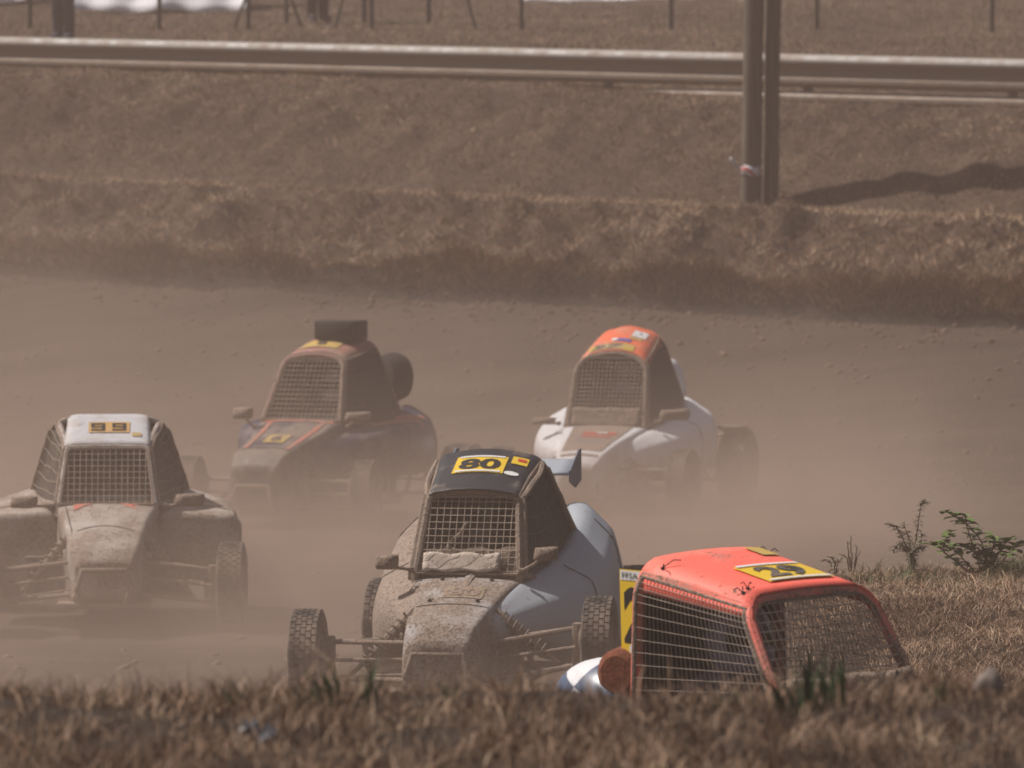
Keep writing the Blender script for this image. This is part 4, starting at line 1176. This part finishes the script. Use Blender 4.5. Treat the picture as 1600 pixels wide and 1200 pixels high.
# side number board at the rear of the cabin
def vplate(name, x, y0, y1, z0, z1, mat, parent, th=.004):
    mb = MB(); mb.box((x, (y0 + y1) / 2, (z0 + z1) / 2), (th, y1 - y0, z1 - z0)); return mb.build(name, mat, parent, smooth=False)
bd = vplate('number_board', -.20, 1.17, 1.365, .94, 1.255, M['yellow'], root)
def vstick(name, geo, x, yc_, zc_, w, h, mat, parent):
    vs, fs = geo; mb = MB(); mb.add([(x, yc_ - u * w, zc_ + v * h) for u, v in vs], fs); return mb.build(name, mat, parent, smooth=False, recalc=False)
vstick('number', text_geo('2', .04), -.2035, 1.285, 1.095, .12, .20, M['ink'], bd)
vstick('white_strip', rect_geo(1, 1), -.2035, 1.265, 1.235, .19, .034, M['white'], bd)
vstick('lettering', text_geo('FFSA', .0), -.2055, 1.305, 1.235, .085, .020, M['ink'], bd)
vstick('round_badge', (np.array(ov), [list(range(20))]), -.2035, 1.30, .975, .04, .04, M['white'], bd)
# foam air filter and rear fairing in blue and white checks
mb = MB(); mb.lathe([(-.08, .0), (-.08, .065), (-.06, .088), (0, .094), (.06, .088), (.08, .065), (.08, 0)], (-.165, 1.38, .885), 'X', 24, M=Matrix.Rotation(R(20), 3, 'Z'))
mb.tube([(-.18, 1.46, .76), (-.1, 1.5, .5)], .05, 12)
mb.build('foam_air_filter', plain('rust_foam', (.19, .058, .030), .95, var=.3, scale=30, bumpy=.6), root)
def checks():
    m, nt, b = new_mat('blue_white_checks')
    tc = node(nt, 'ShaderNodeTexCoord'); mp = node(nt, 'ShaderNodeMapping')
    mp.inputs['Location'].default_value = (.115, -1.55, -.83); nt.links.new(tc.outputs['Object'], mp.inputs[0])
    sp = node(nt, 'ShaderNodeSeparateXYZ'); nt.links.new(mp.outputs[0], sp.inputs[0])
    # diagonal quarters: sign(y+z*.6) xor sign(z-.3y)
    a = math_(nt, 'GREATER_THAN', math_(nt, 'ADD', sp.outputs[1], math_(nt, 'MULTIPLY', sp.outputs[2], .55)), 0.0)
    c = math_(nt, 'GREATER_THAN', math_(nt, 'ADD', sp.outputs[2], math_(nt, 'MULTIPLY', sp.outputs[1], -.35)), 0.0)
    x = math_(nt, 'ABSOLUTE', math_(nt, 'SUBTRACT', a, c))
    col = mix(nt, x, (.75, .76, .80), (.07, .11, .19))
    nt.links.new(col, b.inputs['Base Color']); b.inputs['Roughness'].default_value = .35
    return m
mb = MB(); rings = []
for k in range(9):
    f = k / 8; y = 1.26 + .54 * f; g = math.sqrt(max(.02, 1 - (2 * f - 1) ** 2)) ** .8
    rings.append([Vector((-.12 + .19 * g * math.cos(a * math.pi / 8), y, .72 + .21 * g * math.sin(a * math.pi / 8))) for a in range(16)])
mb.loft(rings); mb.build('rear_fairing', checks(), root, subsurf=1)

# ---------------------------------------------------------------- drivers
def hel(name, c): return plain(name, c, .35, var=.15, scale=6, bumpy=0)
driver(S80['root'], 'driver in dark overalls strapped in behind the mesh of buggy 80', hel('helmet_dark', (.20, .21, .25)), M['suit'], dict(ys=.70, zs=.16))
driver(S99['root'], 'driver in dark overalls seated inside the white roofed buggy 99', hel('helmet_black', (.04, .04, .042)), plain('suit_brown', (.05, .04, .036), .9), dict(ys=.70, zs=.12))
driver(S6['root'], 'driver with pale helmet seated inside the blue and red buggy 6', hel('helmet_pale', (.75, .72, .70)), plain('suit_blue', (.03, .04, .10), .9), dict(ys=.70, zs=.24))
driver(S5['root'], 'driver with light blue helmet inside the white orange roofed buggy', hel('helmet_blue', (.45, .50, .62)), plain('suit_grey', (.08, .075, .075), .9), dict(ys=.70, zs=.24))
driver(S29['root'], 'driver in blue grey overalls inside the orange cabin of buggy 29', hel('helmet_greyblue', (.22, .23, .32)), plain('suit_bluegrey', (.12, .12, .17), .9), dict(ys=.62, zs=.26))

# ---------------------------------------------------------------- guardrail
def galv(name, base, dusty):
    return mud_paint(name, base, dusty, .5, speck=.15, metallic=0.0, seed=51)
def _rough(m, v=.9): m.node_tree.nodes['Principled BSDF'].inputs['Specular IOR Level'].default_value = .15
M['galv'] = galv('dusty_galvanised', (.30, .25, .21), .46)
M['galv_sunlit'] = galv('sunlit_top_edge', (.38, .37, .36), .36)  # lighter copy of the rail metal, sunlight on the top painted in
def yrail(x): return -0.62 * x + 66.3 - 0.25 * math.sin(x * 0.35 + 1.0) + 7.15
rail = empty('guardrail', (0, yrail(0), gz(0, yrail(0))))
tag(rail, 'long galvanised guardrail with a painted sunlit top edge running along the embankment crest', 'guardrail')
prof = [(-.0, .0), (-.055, .018), (-.080, .050), (-.080, .085), (-.035, .115), (-.012, .145), (-.012, .165), (-.035, .195), (-.080, .225), (-.080, .262), (-.055, .292), (-.0, .312)]
def zrail(x): return 3.28 - .024 * x
org = rail.location
for lvl, nm in ((0.02, 'upper_beam'), (-.335, 'lower_beam')):
    mb = MB(); rows = []
    for x in np.arange(-16 if lvl > 0 else -4.0, 16.01, .5):
        rows.append([(x - org.x, yrail(x) + dy * 1.15 - org.y, zrail(x) + lvl - (.12 * (1 - float(sstep(-1.5, 2.0, x))) if lvl < 0 else 0) + dz - org.z) for dy, dz in prof])
    mb.grid(rows); mb.build(nm, M['galv'], rail, solid=.004)
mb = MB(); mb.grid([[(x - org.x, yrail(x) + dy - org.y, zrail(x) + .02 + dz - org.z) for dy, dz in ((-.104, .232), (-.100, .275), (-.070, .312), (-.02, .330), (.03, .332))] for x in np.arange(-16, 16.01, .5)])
mb.build('lit_top_edge', M['galv_sunlit'], rail, solid=.004)
for x in np.arange(-15, 15.1, 2.0):
    mb = MB(); mb.box((x - org.x, yrail(x) + .09 - org.y, zrail(x) - .25 - org.z), (.10, .12, 1.05), bev=.005); mb.build('post', M['galv'], rail, smooth=False)

# ---------------------------------------------------------------- fence, tarpaulins and bystanders beyond the rail
YF = 84.0
fence = empty('wire_fence', (0, YF, gz(0, YF)))
tag(fence, 'dark green wire mesh fence with thin posts and braces beyond the guardrail', 'fence')
M['green_post'] = plain('green_post', (.022, .03, .026), .6)
def yfence(x): return YF - .25 * x
FO = fence.location
for px in (-190, 35, 243, 385, 440, 565, 580, 668, 815, 1047, 1271, 1537, 1760):
    x = (px - 800) * YF / FPX; y = yfence(x) + (1.2 if px in (440, 565, 668) else 0)
    z = gz(x, y)
    mb = MB(); mb.tube([(x - FO.x, y - FO.y, z - .2 - FO.z), (x - FO.x, y - FO.y, z + 1.75 - FO.z)], .028, 8)
    mb.build('post', M['green_post'], fence)
for (px0, px1) in ((358, 440), (472, 400), (520, 575), (745, 690)):
    x = (px0 - 800) * YF / FPX; x1 = (px1 - 800) * YF / FPX; y = yfence(x) + .1
    z = gz(x, y); mb = MB(); mb.tube([(x - FO.x, y - FO.y, z - .05 - FO.z), (x1 - FO.x, y - FO.y, z + 1.5 - FO.z)], .018, 8); mb.build('brace', M['green_post'], fence)
mb = MB()
for x in np.arange(-9, 9, .06):
    y = yfence(x); z = gz(x, y) + .03; mb.tube([(x - FO.x, y - .02 - FO.y, z - FO.z), (x - FO.x, y - .02 - FO.y, z + 1.6 - FO.z)], .0012, 3, False)
xf = np.arange(-9, 9.01, .75); zf = ground_z(xf, np.array([yfence(x) for x in xf]), False)
for k in range(16):
    mb.tube([(x - FO.x, yfence(x) - .02 - FO.y, z + .05 + .1 * k - FO.z) for x, z in zip(xf, zf)], .0012, 3, False)
mb.build('wire_mesh', M['green_post'], fence, smooth=False, recalc=False)

M['tarp'] = plain('white_tarp', (.80, .80, .86), .7, var=.06, scale=3, bumpy=.1)
def tarp(px0, px1, pybot, d, hgt, label):
    x0 = (px0 - 800) * d / FPX; x1 = (px1 - 800) * d / FPX; zb = gz((x0 + x1) / 2, d) + .0
    zt = CAMZ - (pybot - 110) * d / FPX
    zb = zt
    o0 = Vector(((x0 + x1) / 2, d, zb)); mb = MB(); rows = []
    for j in range(13):
        v = j / 12; row = []
        for i in range(41):
            u = i / 40; x = lerp(x0, x1, u)
            y = .10 * math.sin(u * 9 + v * 3) + .05 * math.sin(u * 23 - v * 5) + 1.5 * v
            row.append((x - o0.x, y, v * hgt + .02 * math.sin(u * 14) * (1 - v)))
        rows.append(row)
    mb.grid(rows); o = mb.build('tarpaulin', M['tarp'], None, solid=.004); o.location = o0
    tag(o, label, 'tarpaulin', 'white tarpaulins behind the fence')
tarp(112, 386, 18, 88.5, 1.3, 'creased white tarpaulin between the jeans wearer and the dark trousered person')
tarp(818, 1168, 9, 89.5, 1.2, 'white tarpaulin showing along the top edge left of the wooden poles')
tarp(-140, 42, 3, 90.5, 1.2, 'white tarpaulin at the top left corner beyond the jeans wearer')

def bystander(px, d, trousers, shirt, label, rz, gap=.09):
    x = (px - 800) * d / FPX; z = gz(x, d)
    r = empty('person', (x, d, z), (0, 0, rz))
    N = {'pelvis': ((0, 0, .93), .125), 'waist': ((0, 0, 1.08), .12), 'chest': ((0, .01, 1.30), .145), 'neck': ((0, 0, 1.50), .055), 'head': ((0, -.01, 1.62), .085), 'crown': ((0, 0, 1.70), .07)}
    E = [('pelvis', 'waist'), ('waist', 'chest'), ('chest', 'neck'), ('neck', 'head'), ('head', 'crown')]
    for s, g in ((-1, 'a'), (1, 'b')):
        N['sh' + g] = ((.18 * s, 0, 1.42), .055); N['el' + g] = ((.25 * s, .02, 1.13), .042); N['wrist' + g] = ((.25 * s, -.06, .88), .028)
        N['hip' + g] = ((.09 * s, 0, .88), .09); N['kn' + g] = ((gap * s, -.02, .48), .064); N['an' + g] = ((gap * s, .02, .09), .05); N['toe' + g] = ((gap * s + .02 * s, -.15, .04), .038)
        E += [('chest', 'sh' + g), ('sh' + g, 'el' + g), ('el' + g, 'wrist' + g), ('pelvis', 'hip' + g), ('hip' + g, 'kn' + g), ('kn' + g, 'an' + g), ('an' + g, 'toe' + g)]
        add_hand(N, E, N['wrist' + g][0], (0, -.1, -1), (0, 1, 0), g, (-s, 0, 0))
    body = skin_body('body', N, E, plain('skin', (.42, .26, .19), .6, var=.1), r)
    # clothes: split off the same surface, pushed out a little
    def cloth(nm, mat, z0, z1, push):
        bm = bmesh.new(); bm.from_mesh(body.data)
        bmesh.ops.delete(bm, geom=[v for v in bm.verts if not (z0 < v.co.z < z1)], context='VERTS')
        for v in bm.verts: v.co += v.normal * push
        me = bpy.data.meshes.new(nm); bm.to_mesh(me); bm.free(); me.materials.clear(); me.materials.append(mat); me.shade_smooth()
        o = bpy.data.objects.new(nm, me); COL.objects.link(o); o.parent = r; return o
    cloth('trousers', trousers, .05, .92, .014); cloth('shirt', shirt, .93, 1.47, .016)
    cloth('shoes', plain('shoe_grey', (.20, .21, .26), .7), -.1, .075, .010)
    mb = MB()
    mb.lathe([(-.01, .10), (.03, .105), (.075, .085), (.105, .045), (.115, .0)], (0, .005, 1.66), 'Z', 20); mb.build('hair', plain('hair_brown', (.04, .025, .018), .7), r)
    mb = MB(); mb.tube([(0, -.085, 1.64), (0, -.115, 1.605), (0, -.09, 1.60)], [.008, .014, .008], 8)
    for s in (-1, 1): mb.lathe([(-.008, .0), (0, .014), (.008, 0)], (.033 * s, -.088, 1.645), 'Y', 10); mb.lathe([(-.01, .0), (0, .028), (.01, 0)], (.088 * s, 0, 1.62), 'X', 10)
    mb.build('face', body.data.materials[0], r)
    tag(r, label, 'person')
    return r
bystander(100, 82.0, plain('jeans', (.035, .042, .065), .85), plain('shirt_dark', (.06, .05, .05), .9), 'person standing in dark blue jeans and grey shoes at the top left beyond the guardrail', R(-25), .075)
bystander(497, 85.8, plain('dark_trousers', (.022, .014, .013), .9), plain('shirt_brown', (.08, .04, .03), .9), 'person standing with legs together in dark brown trousers beside the fence', R(20), .075)

# ---------------------------------------------------------------- wooden poles
M['wood'] = None
def wood():
    m, nt, b = new_mat('weathered_pole')
    tc = node(nt, 'ShaderNodeTexCoord'); mp = node(nt, 'ShaderNodeMapping'); mp.inputs['Scale'].default_value = (14, 14, 0.7)
    nt.links.new(tc.outputs['Object'], mp.inputs[0]); n = noise(nt, 1.6, 8, .65, mp.outputs[0]); n2 = noise(nt, 2, 4, .6, tc.outputs['Object'])
    c = mix(nt, ramp(nt, n.outputs[0], [(.35, 0), (.65, 1)]).outputs[0], (.065, .052, .042), (.17, .14, .115))
    c = mix(nt, ramp(nt, n2.outputs[0], [(.45, 0), (.7, .5)]).outputs[0], c, (.10, .075, .06))
    nt.links.new(c, b.inputs['Base Color']); b.inputs['Roughness'].default_value = .9; bump(nt, b, n.outputs[0], .6, .02)
    return m
M['wood'] = wood()
def pole(px, d, r, dx, label):
    x = (px - 800) * d / FPX; z = gz(x, d)
    mb = MB(); mb.tube([(dx * k / 12 + .004 * math.sin(k * 1.7), .004 * math.cos(k), -.3 + 7.3 * k / 12) for k in range(13)], [r * (1.06 - .012 * k) * (1 + .012 * math.sin(k * 2.3)) for k in range(13)], 20)
    o = mb.build('wooden_pole', M['wood'], None); o.location = (x, d, z)
    tag(o, label, 'pole', 'two wooden poles standing together'); return o
pa = pole(1172, 68.45, .094, .12, 'left wooden pole of the pair, with tape tied round it near the ground')
pb = pole(1203, 68.55, .074, .10, 'right wooden pole of the pair, slightly thinner and without tape')
tp = empty('barrier_tape', pa.location)
tag(tp, 'strip of red and white barrier tape knotted round the left wooden pole', 'tape')
mb = MB(); zt_ = .34
mb.tube([(.012 + 0.100 * math.cos(a * math.pi / 12), 0.100 * math.sin(a * math.pi / 12), zt_ + .012 * math.sin(a * .9)) for a in range(25)], .004, 6)
rows = [[(.012 + 0.100 * math.cos(a * math.pi / 12), 0.100 * math.sin(a * math.pi / 12), zt_ + dz + .01 * math.sin(a * .9)) for a in range(25)] for dz in (-.045, 0, .045)]
mb.grid(rows)
M['tape'] = None
def tape():
    m, nt, b = new_mat('barrier_tape'); tc = node(nt, 'ShaderNodeTexCoord'); w = node(nt, 'ShaderNodeTexWave'); w.inputs['Scale'].default_value = 4.0
    w.bands_direction = 'DIAGONAL'; nt.links.new(tc.outputs['Object'], w.inputs[0])
    c = mix(nt, ramp(nt, w.outputs[0], [(.84, 0), (.88, 1)]).outputs[0], (.62, .62, .68), (.40, .06, .06)); nt.links.new(c, b.inputs['Base Color']); b.inputs['Roughness'].default_value = .5
    return m
M['tape'] = tape()
mb.build('loop', M['tape'], tp, solid=.002)
mb = MB(); mb.grid([[(-.10 - .10 * u, -.06 - .02 * u, zt_ + .02 + .10 * u + w_) for u in (0, .33, .66, 1)] for w_ in (-.02, .02)]); mb.build('loose_end', M['tape'], tp, solid=.002)

# ---------------------------------------------------------------- weeds on the bank, stone, rubbish
M['leaf_dull'] = mud_paint('dusty_leaf', (.19, .185, .125), .34, .7, speck=.1, seed=61)
M['leaf_green'] = mud_paint('bramble_leaf', (.12, .19, .045), .22, .6, speck=.1, seed=62)
M['stem'] = plain('brown_stem', (.10, .06, .05), .8)
def leaf(mb, p, d, L, W, droop=.2):
    d = Vector(d).normalized(); s = d.cross(Vector((0, 0, 1)));
    if s.length < .1: s = Vector((1, 0, 0))
    s.normalize(); up = s.cross(d)
    pts = []
    for (u, w) in ((0, .1), (.3, .85), (.6, 1), (.85, .55), (1, .02)):
        c = Vector(p) + d * L * u + Vector((0, 0, -droop * L * u * u))
        pts.append([c - s * W * w / 2 + up * W * w * .12, c, c + s * W * w / 2 + up * W * w * .12])
    mb.grid(pts)
def px3(px, py, d): return at(px, py, d)
def plant(name, d, stems, leafmat, label, cat, leafL, leafW, dens, base):
    b0 = px3(*base, d); gz0 = gz(b0.x, d)
    off = Vector((0, 0, gz0 - b0.z)) if abs(gz0 - b0.z) < .3 else Vector()
    r = empty(name, (b0.x, d, gz0)); O = Vector((b0.x, d, gz0))
    st_ = MB(); lf = MB()
    for pts in stems:
        dd = d + random.uniform(-.12, .12)
        P3 = [px3(x, y, dd) for x, y in pts]; P3 = [Vector((b0.x, d, gz0 - .03))] + P3
        P3 = [p - O for p in P3]
        fine = []
        for a, b in zip(P3[:-1], P3[1:]):
            for k in range(5): fine.append(lerp(a, b, k / 5) + Vector((random.uniform(-.003, .003), 0, random.uniform(-.003, .003))))
        fine.append(P3[-1]); m_ = len(fine)
        st_.tube(fine, [lerp(.0045, .0015, i / m_) for i in range(m_)], 5)
        for i in range(1, m_):
            for q in range(dens):
                if random.random() < .85:
                    a = random.random() * 2 * math.pi
                    leaf(lf, fine[i], (math.cos(a), math.sin(a) * .8, random.uniform(-.2, .6)), leafL * random.uniform(.6, 1.2), leafW * random.uniform(.7, 1.2))
    st_.build('stem', M['stem'], r); lf.build('leaves', leafmat, r, recalc=False)
    return tag(r, label, cat, 'weeds growing on the bank crest')
plant('mugwort_plant', 35.6, [[(1428, 868), (1434, 830), (1440, 790), (1446, 782)], [(1425, 868), (1412, 842), (1402, 824), (1386, 820)], [(1426, 870), (1422, 845), (1414, 820)], [(1424, 868), (1405, 852), (1398, 862)], [(1430, 868), (1440, 850), (1442, 835)], [(1428, 868), (1416, 856), (1406, 848)], [(1425, 868), (1436, 858), (1444, 856)]],
      M['leaf_dull'], 'upright grey green weed with narrow leaves and a tall thin stem on the bank', 'weed', .040, .010, 11, (1427, 866))
plant('bramble', 35.2, [[(1542, 866), (1530, 838), (1512, 820), (1496, 810), (1480, 800)], [(1512, 820), (1509, 803)], [(1474, 862), (1480, 845), (1488, 832)], [(1474, 862), (1466, 850), (1458, 852)], [(1545, 868), (1530, 850), (1520, 858)], [(1550, 866), (1556, 848), (1552, 838)], [(1560, 868), (1572, 850), (1582, 842)], [(1575, 868), (1590, 852), (1606, 846)], [(1540, 868), (1520, 862), (1506, 854)], [(1500, 866), (1490, 855)]],
      M['leaf_green'], 'arching bramble with broad fresh green leaves at the right edge', 'bramble', .062, .050, 2, (1540, 866))
plant('seed_head_weed', 35.9, [[(1332, 872), (1330, 850), (1331, 838)], [(1338, 872), (1340, 860), (1338, 852)], [(1328, 872), (1325, 855), (1326, 846)], [(1325, 872), (1318, 868), (1312, 867)], [(1340, 872), (1345, 862)], [(1330, 872), (1322, 870)]],
      M['leaf_dull'], 'small thin dry weed with tiny seed heads on the left end of the bank', 'weed', .014, .008, 2, (1332, 870))
plant('low_weed', 35.4, [[(1300, 880), (1292, 876), (1284, 878)], [(1310, 880), (1318, 872)], [(1306, 880), (1300, 872), (1296, 870)], [(1306, 880), (1312, 874)]],
      M['leaf_dull'], 'low creeping weed at the very left tip of the bank above the orange roof', 'weed', .025, .010, 3, (1305, 880))

n = 4200
X = rng.uniform(1.7, 2.85, n); Y = rng.normal(35.5, .45, n); kk = fbm(X * 4, Y * 2, 2) + .12 * sstep(2.1, 2.5, X) > .02
blades('green_bank_weeds', X[kk], Y[kk], rng.uniform(.03, .11, kk.sum()), .006, 1.0, M['blade_dull'], rng.random(kk.sum()), 'low green grey weeds tangled in the straw along the top of the right bank', 'weeds', segs=2)
def rock(px, py, d, size, mat, label, name='stone'):
    p = px3(px, py, d); g = gz(p.x, d)
    bm = bmesh.new(); bmesh.ops.create_icosphere(bm, subdivisions=3, radius=1)
    for v in bm.verts:
        k = 1 + .5 * float(fbm(np.array([v.co.x * 1.3 + 9]), np.array([v.co.y * 1.3 + v.co.z * 2 + 3]))[0]) + .0
        v.co = Vector((v.co.x * size[0], v.co.y * size[1], v.co.z * size[2])) * k
    me = bpy.data.meshes.new(name); bm.to_mesh(me); bm.free(); me.materials.append(mat); me.shade_smooth()
    o = bpy.data.objects.new(name, me); COL.objects.link(o); o.location = (p.x, d, g + size[2] * .55)
    return tag(o, label, 'stone')
rock(1548, 1072, 16.4, (.036, .03, .040), plain('pale_stone', (.22, .18, .16), .9), 'pale blurred stone on the mound at the lower right')
# crumpled wrapper
p = px3(398, 1165, 15.3)
mb = MB(); rows = []
for j in range(9):
    rows.append([((i / 8 - .5) * .085 + random.uniform(-.005, .005), (j / 8 - .5) * .07, .020 + random.uniform(-.016, .018) + .02 * math.sin(i * .9 + j * .7)) for i in range(9)])
mb.grid(rows); o = mb.build('crumpled_wrapper', plain('blue_grey_foil', (.05, .065, .09), .5, var=.6, scale=60), None, smooth=False, solid=.001)
o.location = (p.x, 15.3, gz(p.x, 15.3) + .012); tag(o, 'crumpled dark blue grey wrapper lying in the foreground grass', 'litter')

# ---------------------------------------------------------------- air: even haze and the thrown-up dust
def vol_box(name, lo, hi):
    mb = MB(); c = [(a + b) / 2 for a, b in zip(lo, hi)]; d = [b - a for a, b in zip(lo, hi)]
    mb.box((0, 0, 0), d)
    m = bpy.data.materials.new(name); m.use_nodes = True; nt = m.node_tree; nt.nodes.clear()
    out = nt.nodes.new('ShaderNodeOutputMaterial'); pv = nt.nodes.new('ShaderNodeVolumePrincipled')
    nt.links.new(pv.outputs[0], out.inputs['Volume'])
    o = mb.build(name, m, None, smooth=False); o.location = c
    tag(o, kind='stuff')
    return o, nt, pv
hz, nt, pv = vol_box('haze', (-55, -10, -1.5), (55, 155, 14))
pv.inputs['Color'].default_value = (*HAZE_COLOR, 1); pv.inputs['Density'].default_value = HAZE_DENSITY; pv.inputs['Anisotropy'].default_value = 0.2
tag(hz, 'thin brown haze hanging over the whole track', 'haze')
DLO, DHI = (-11.0, 26.5, -.3), (8.0, 69.0, 3.4)
ds, nt, pv = vol_box('dust', DLO, DHI)
pv.inputs['Color'].default_value = (*DUST_COLOR, 1); pv.inputs['Anisotropy'].default_value = 0.2
g = node(nt, 'ShaderNodeNewGeometry'); P = g.outputs['Position']; sp = node(nt, 'ShaderNodeSeparateXYZ'); nt.links.new(P, sp.inputs[0])
def mrange(v, a, b, c=0.0, d=1.0):
    m = node(nt, 'ShaderNodeMapRange', interpolation_type='SMOOTHSTEP'); nt.links.new(v, m.inputs[0])
    for i, x in enumerate((a, b, c, d)): m.inputs[i + 1].default_value = x
    return m.outputs[0]
X_, Y_, Z_ = sp.outputs
n1 = noise(nt, .55, 4, .55, P); n2 = noise(nt, 1.3, 3, .6, P)
ns = math_(nt, 'ADD', math_(nt, 'MULTIPLY', n1.outputs[0], .7), math_(nt, 'MULTIPLY', n2.outputs[0], .3))
# height of the layer above the ground, thinning upward
zf_ = math_(nt, 'POWER', 2.718, math_(nt, 'MULTIPLY', math_(nt, 'MAXIMUM', Z_, 0.0), -2.3))
thin = math_(nt, 'POWER', 2.718, math_(nt, 'MULTIPLY', math_(nt, 'MAXIMUM', Z_, 0.0), -1.35))
body = math_(nt, 'ADD', math_(nt, 'MULTIPLY', zf_, .30), math_(nt, 'MULTIPLY', math_(nt, 'MULTIPLY', thin, .30), mrange(X_, -4.5, 2.0, 1.0, .15)))
side = math_(nt, 'MULTIPLY', mrange(X_, -11, -9), mrange(X_, 2.2, 5.0, 1, .0))
near = math_(nt, 'MULTIPLY', mrange(Y_, 30.0, 35.0), mrange(Y_, 51, 62, 1, 0))
body = math_(nt, 'MULTIPLY', body, math_(nt, 'MULTIPLY', side, near))
body = math_(nt, 'MULTIPLY', body, mrange(ns, .34, .66, .4, 1.4))
PLUMES = [((2.2, 50.0, .25), (1.3, 5.0, .75), .85), ((1.3, 50.0, .0), (1.3, 3.0, .50), 1.1), ((-2.6, 40.4, .05), (2.6, 2.6, .50), .85), ((-2.0, 49.6, .05), (2.4, 3.2, .45), .8),
          ((-.35, 34.4, .05), (1.5, 1.6, .48), 1.5), ((-5.2, 50.0, .6), (2.6, 9.0, 1.3), .42), ((.2, 46.0, .1), (1.6, 4.0, .6), .8), ((-.2, 58.0, .8), (3.0, 4.0, .7), .25)]
tot = None
for c_, r_, a_ in PLUMES:
    v1 = node(nt, 'ShaderNodeVectorMath', operation='SUBTRACT'); nt.links.new(P, v1.inputs[0]); v1.inputs[1].default_value = c_
    v2 = node(nt, 'ShaderNodeVectorMath', operation='MULTIPLY'); nt.links.new(v1.outputs[0], v2.inputs[0]); v2.inputs[1].default_value = tuple(1 / q for q in r_)
    v3 = node(nt, 'ShaderNodeVectorMath', operation='DOT_PRODUCT'); nt.links.new(v2.outputs[0], v3.inputs[0]); nt.links.new(v2.outputs[0], v3.inputs[1])
    e_ = math_(nt, 'MULTIPLY', math_(nt, 'POWER', 2.718, math_(nt, 'MULTIPLY', v3.outputs['Value'], -1.0)), a_)
    tot = e_ if tot is None else math_(nt, 'ADD', tot, e_)
tot = math_(nt, 'MULTIPLY', tot, mrange(ns, .40, .62, .12, 1.35))
den = math_(nt, 'MULTIPLY', math_(nt, 'ADD', body, tot), mrange(Z_, 2.4, 3.3, 1, 0))
den = math_(nt, 'MULTIPLY', den, DUST_DENSITY)
nt.links.new(den, pv.inputs['Density'])
tag(ds, 'low brown dust cloud thrown up round the buggies and their wheels', 'dust')
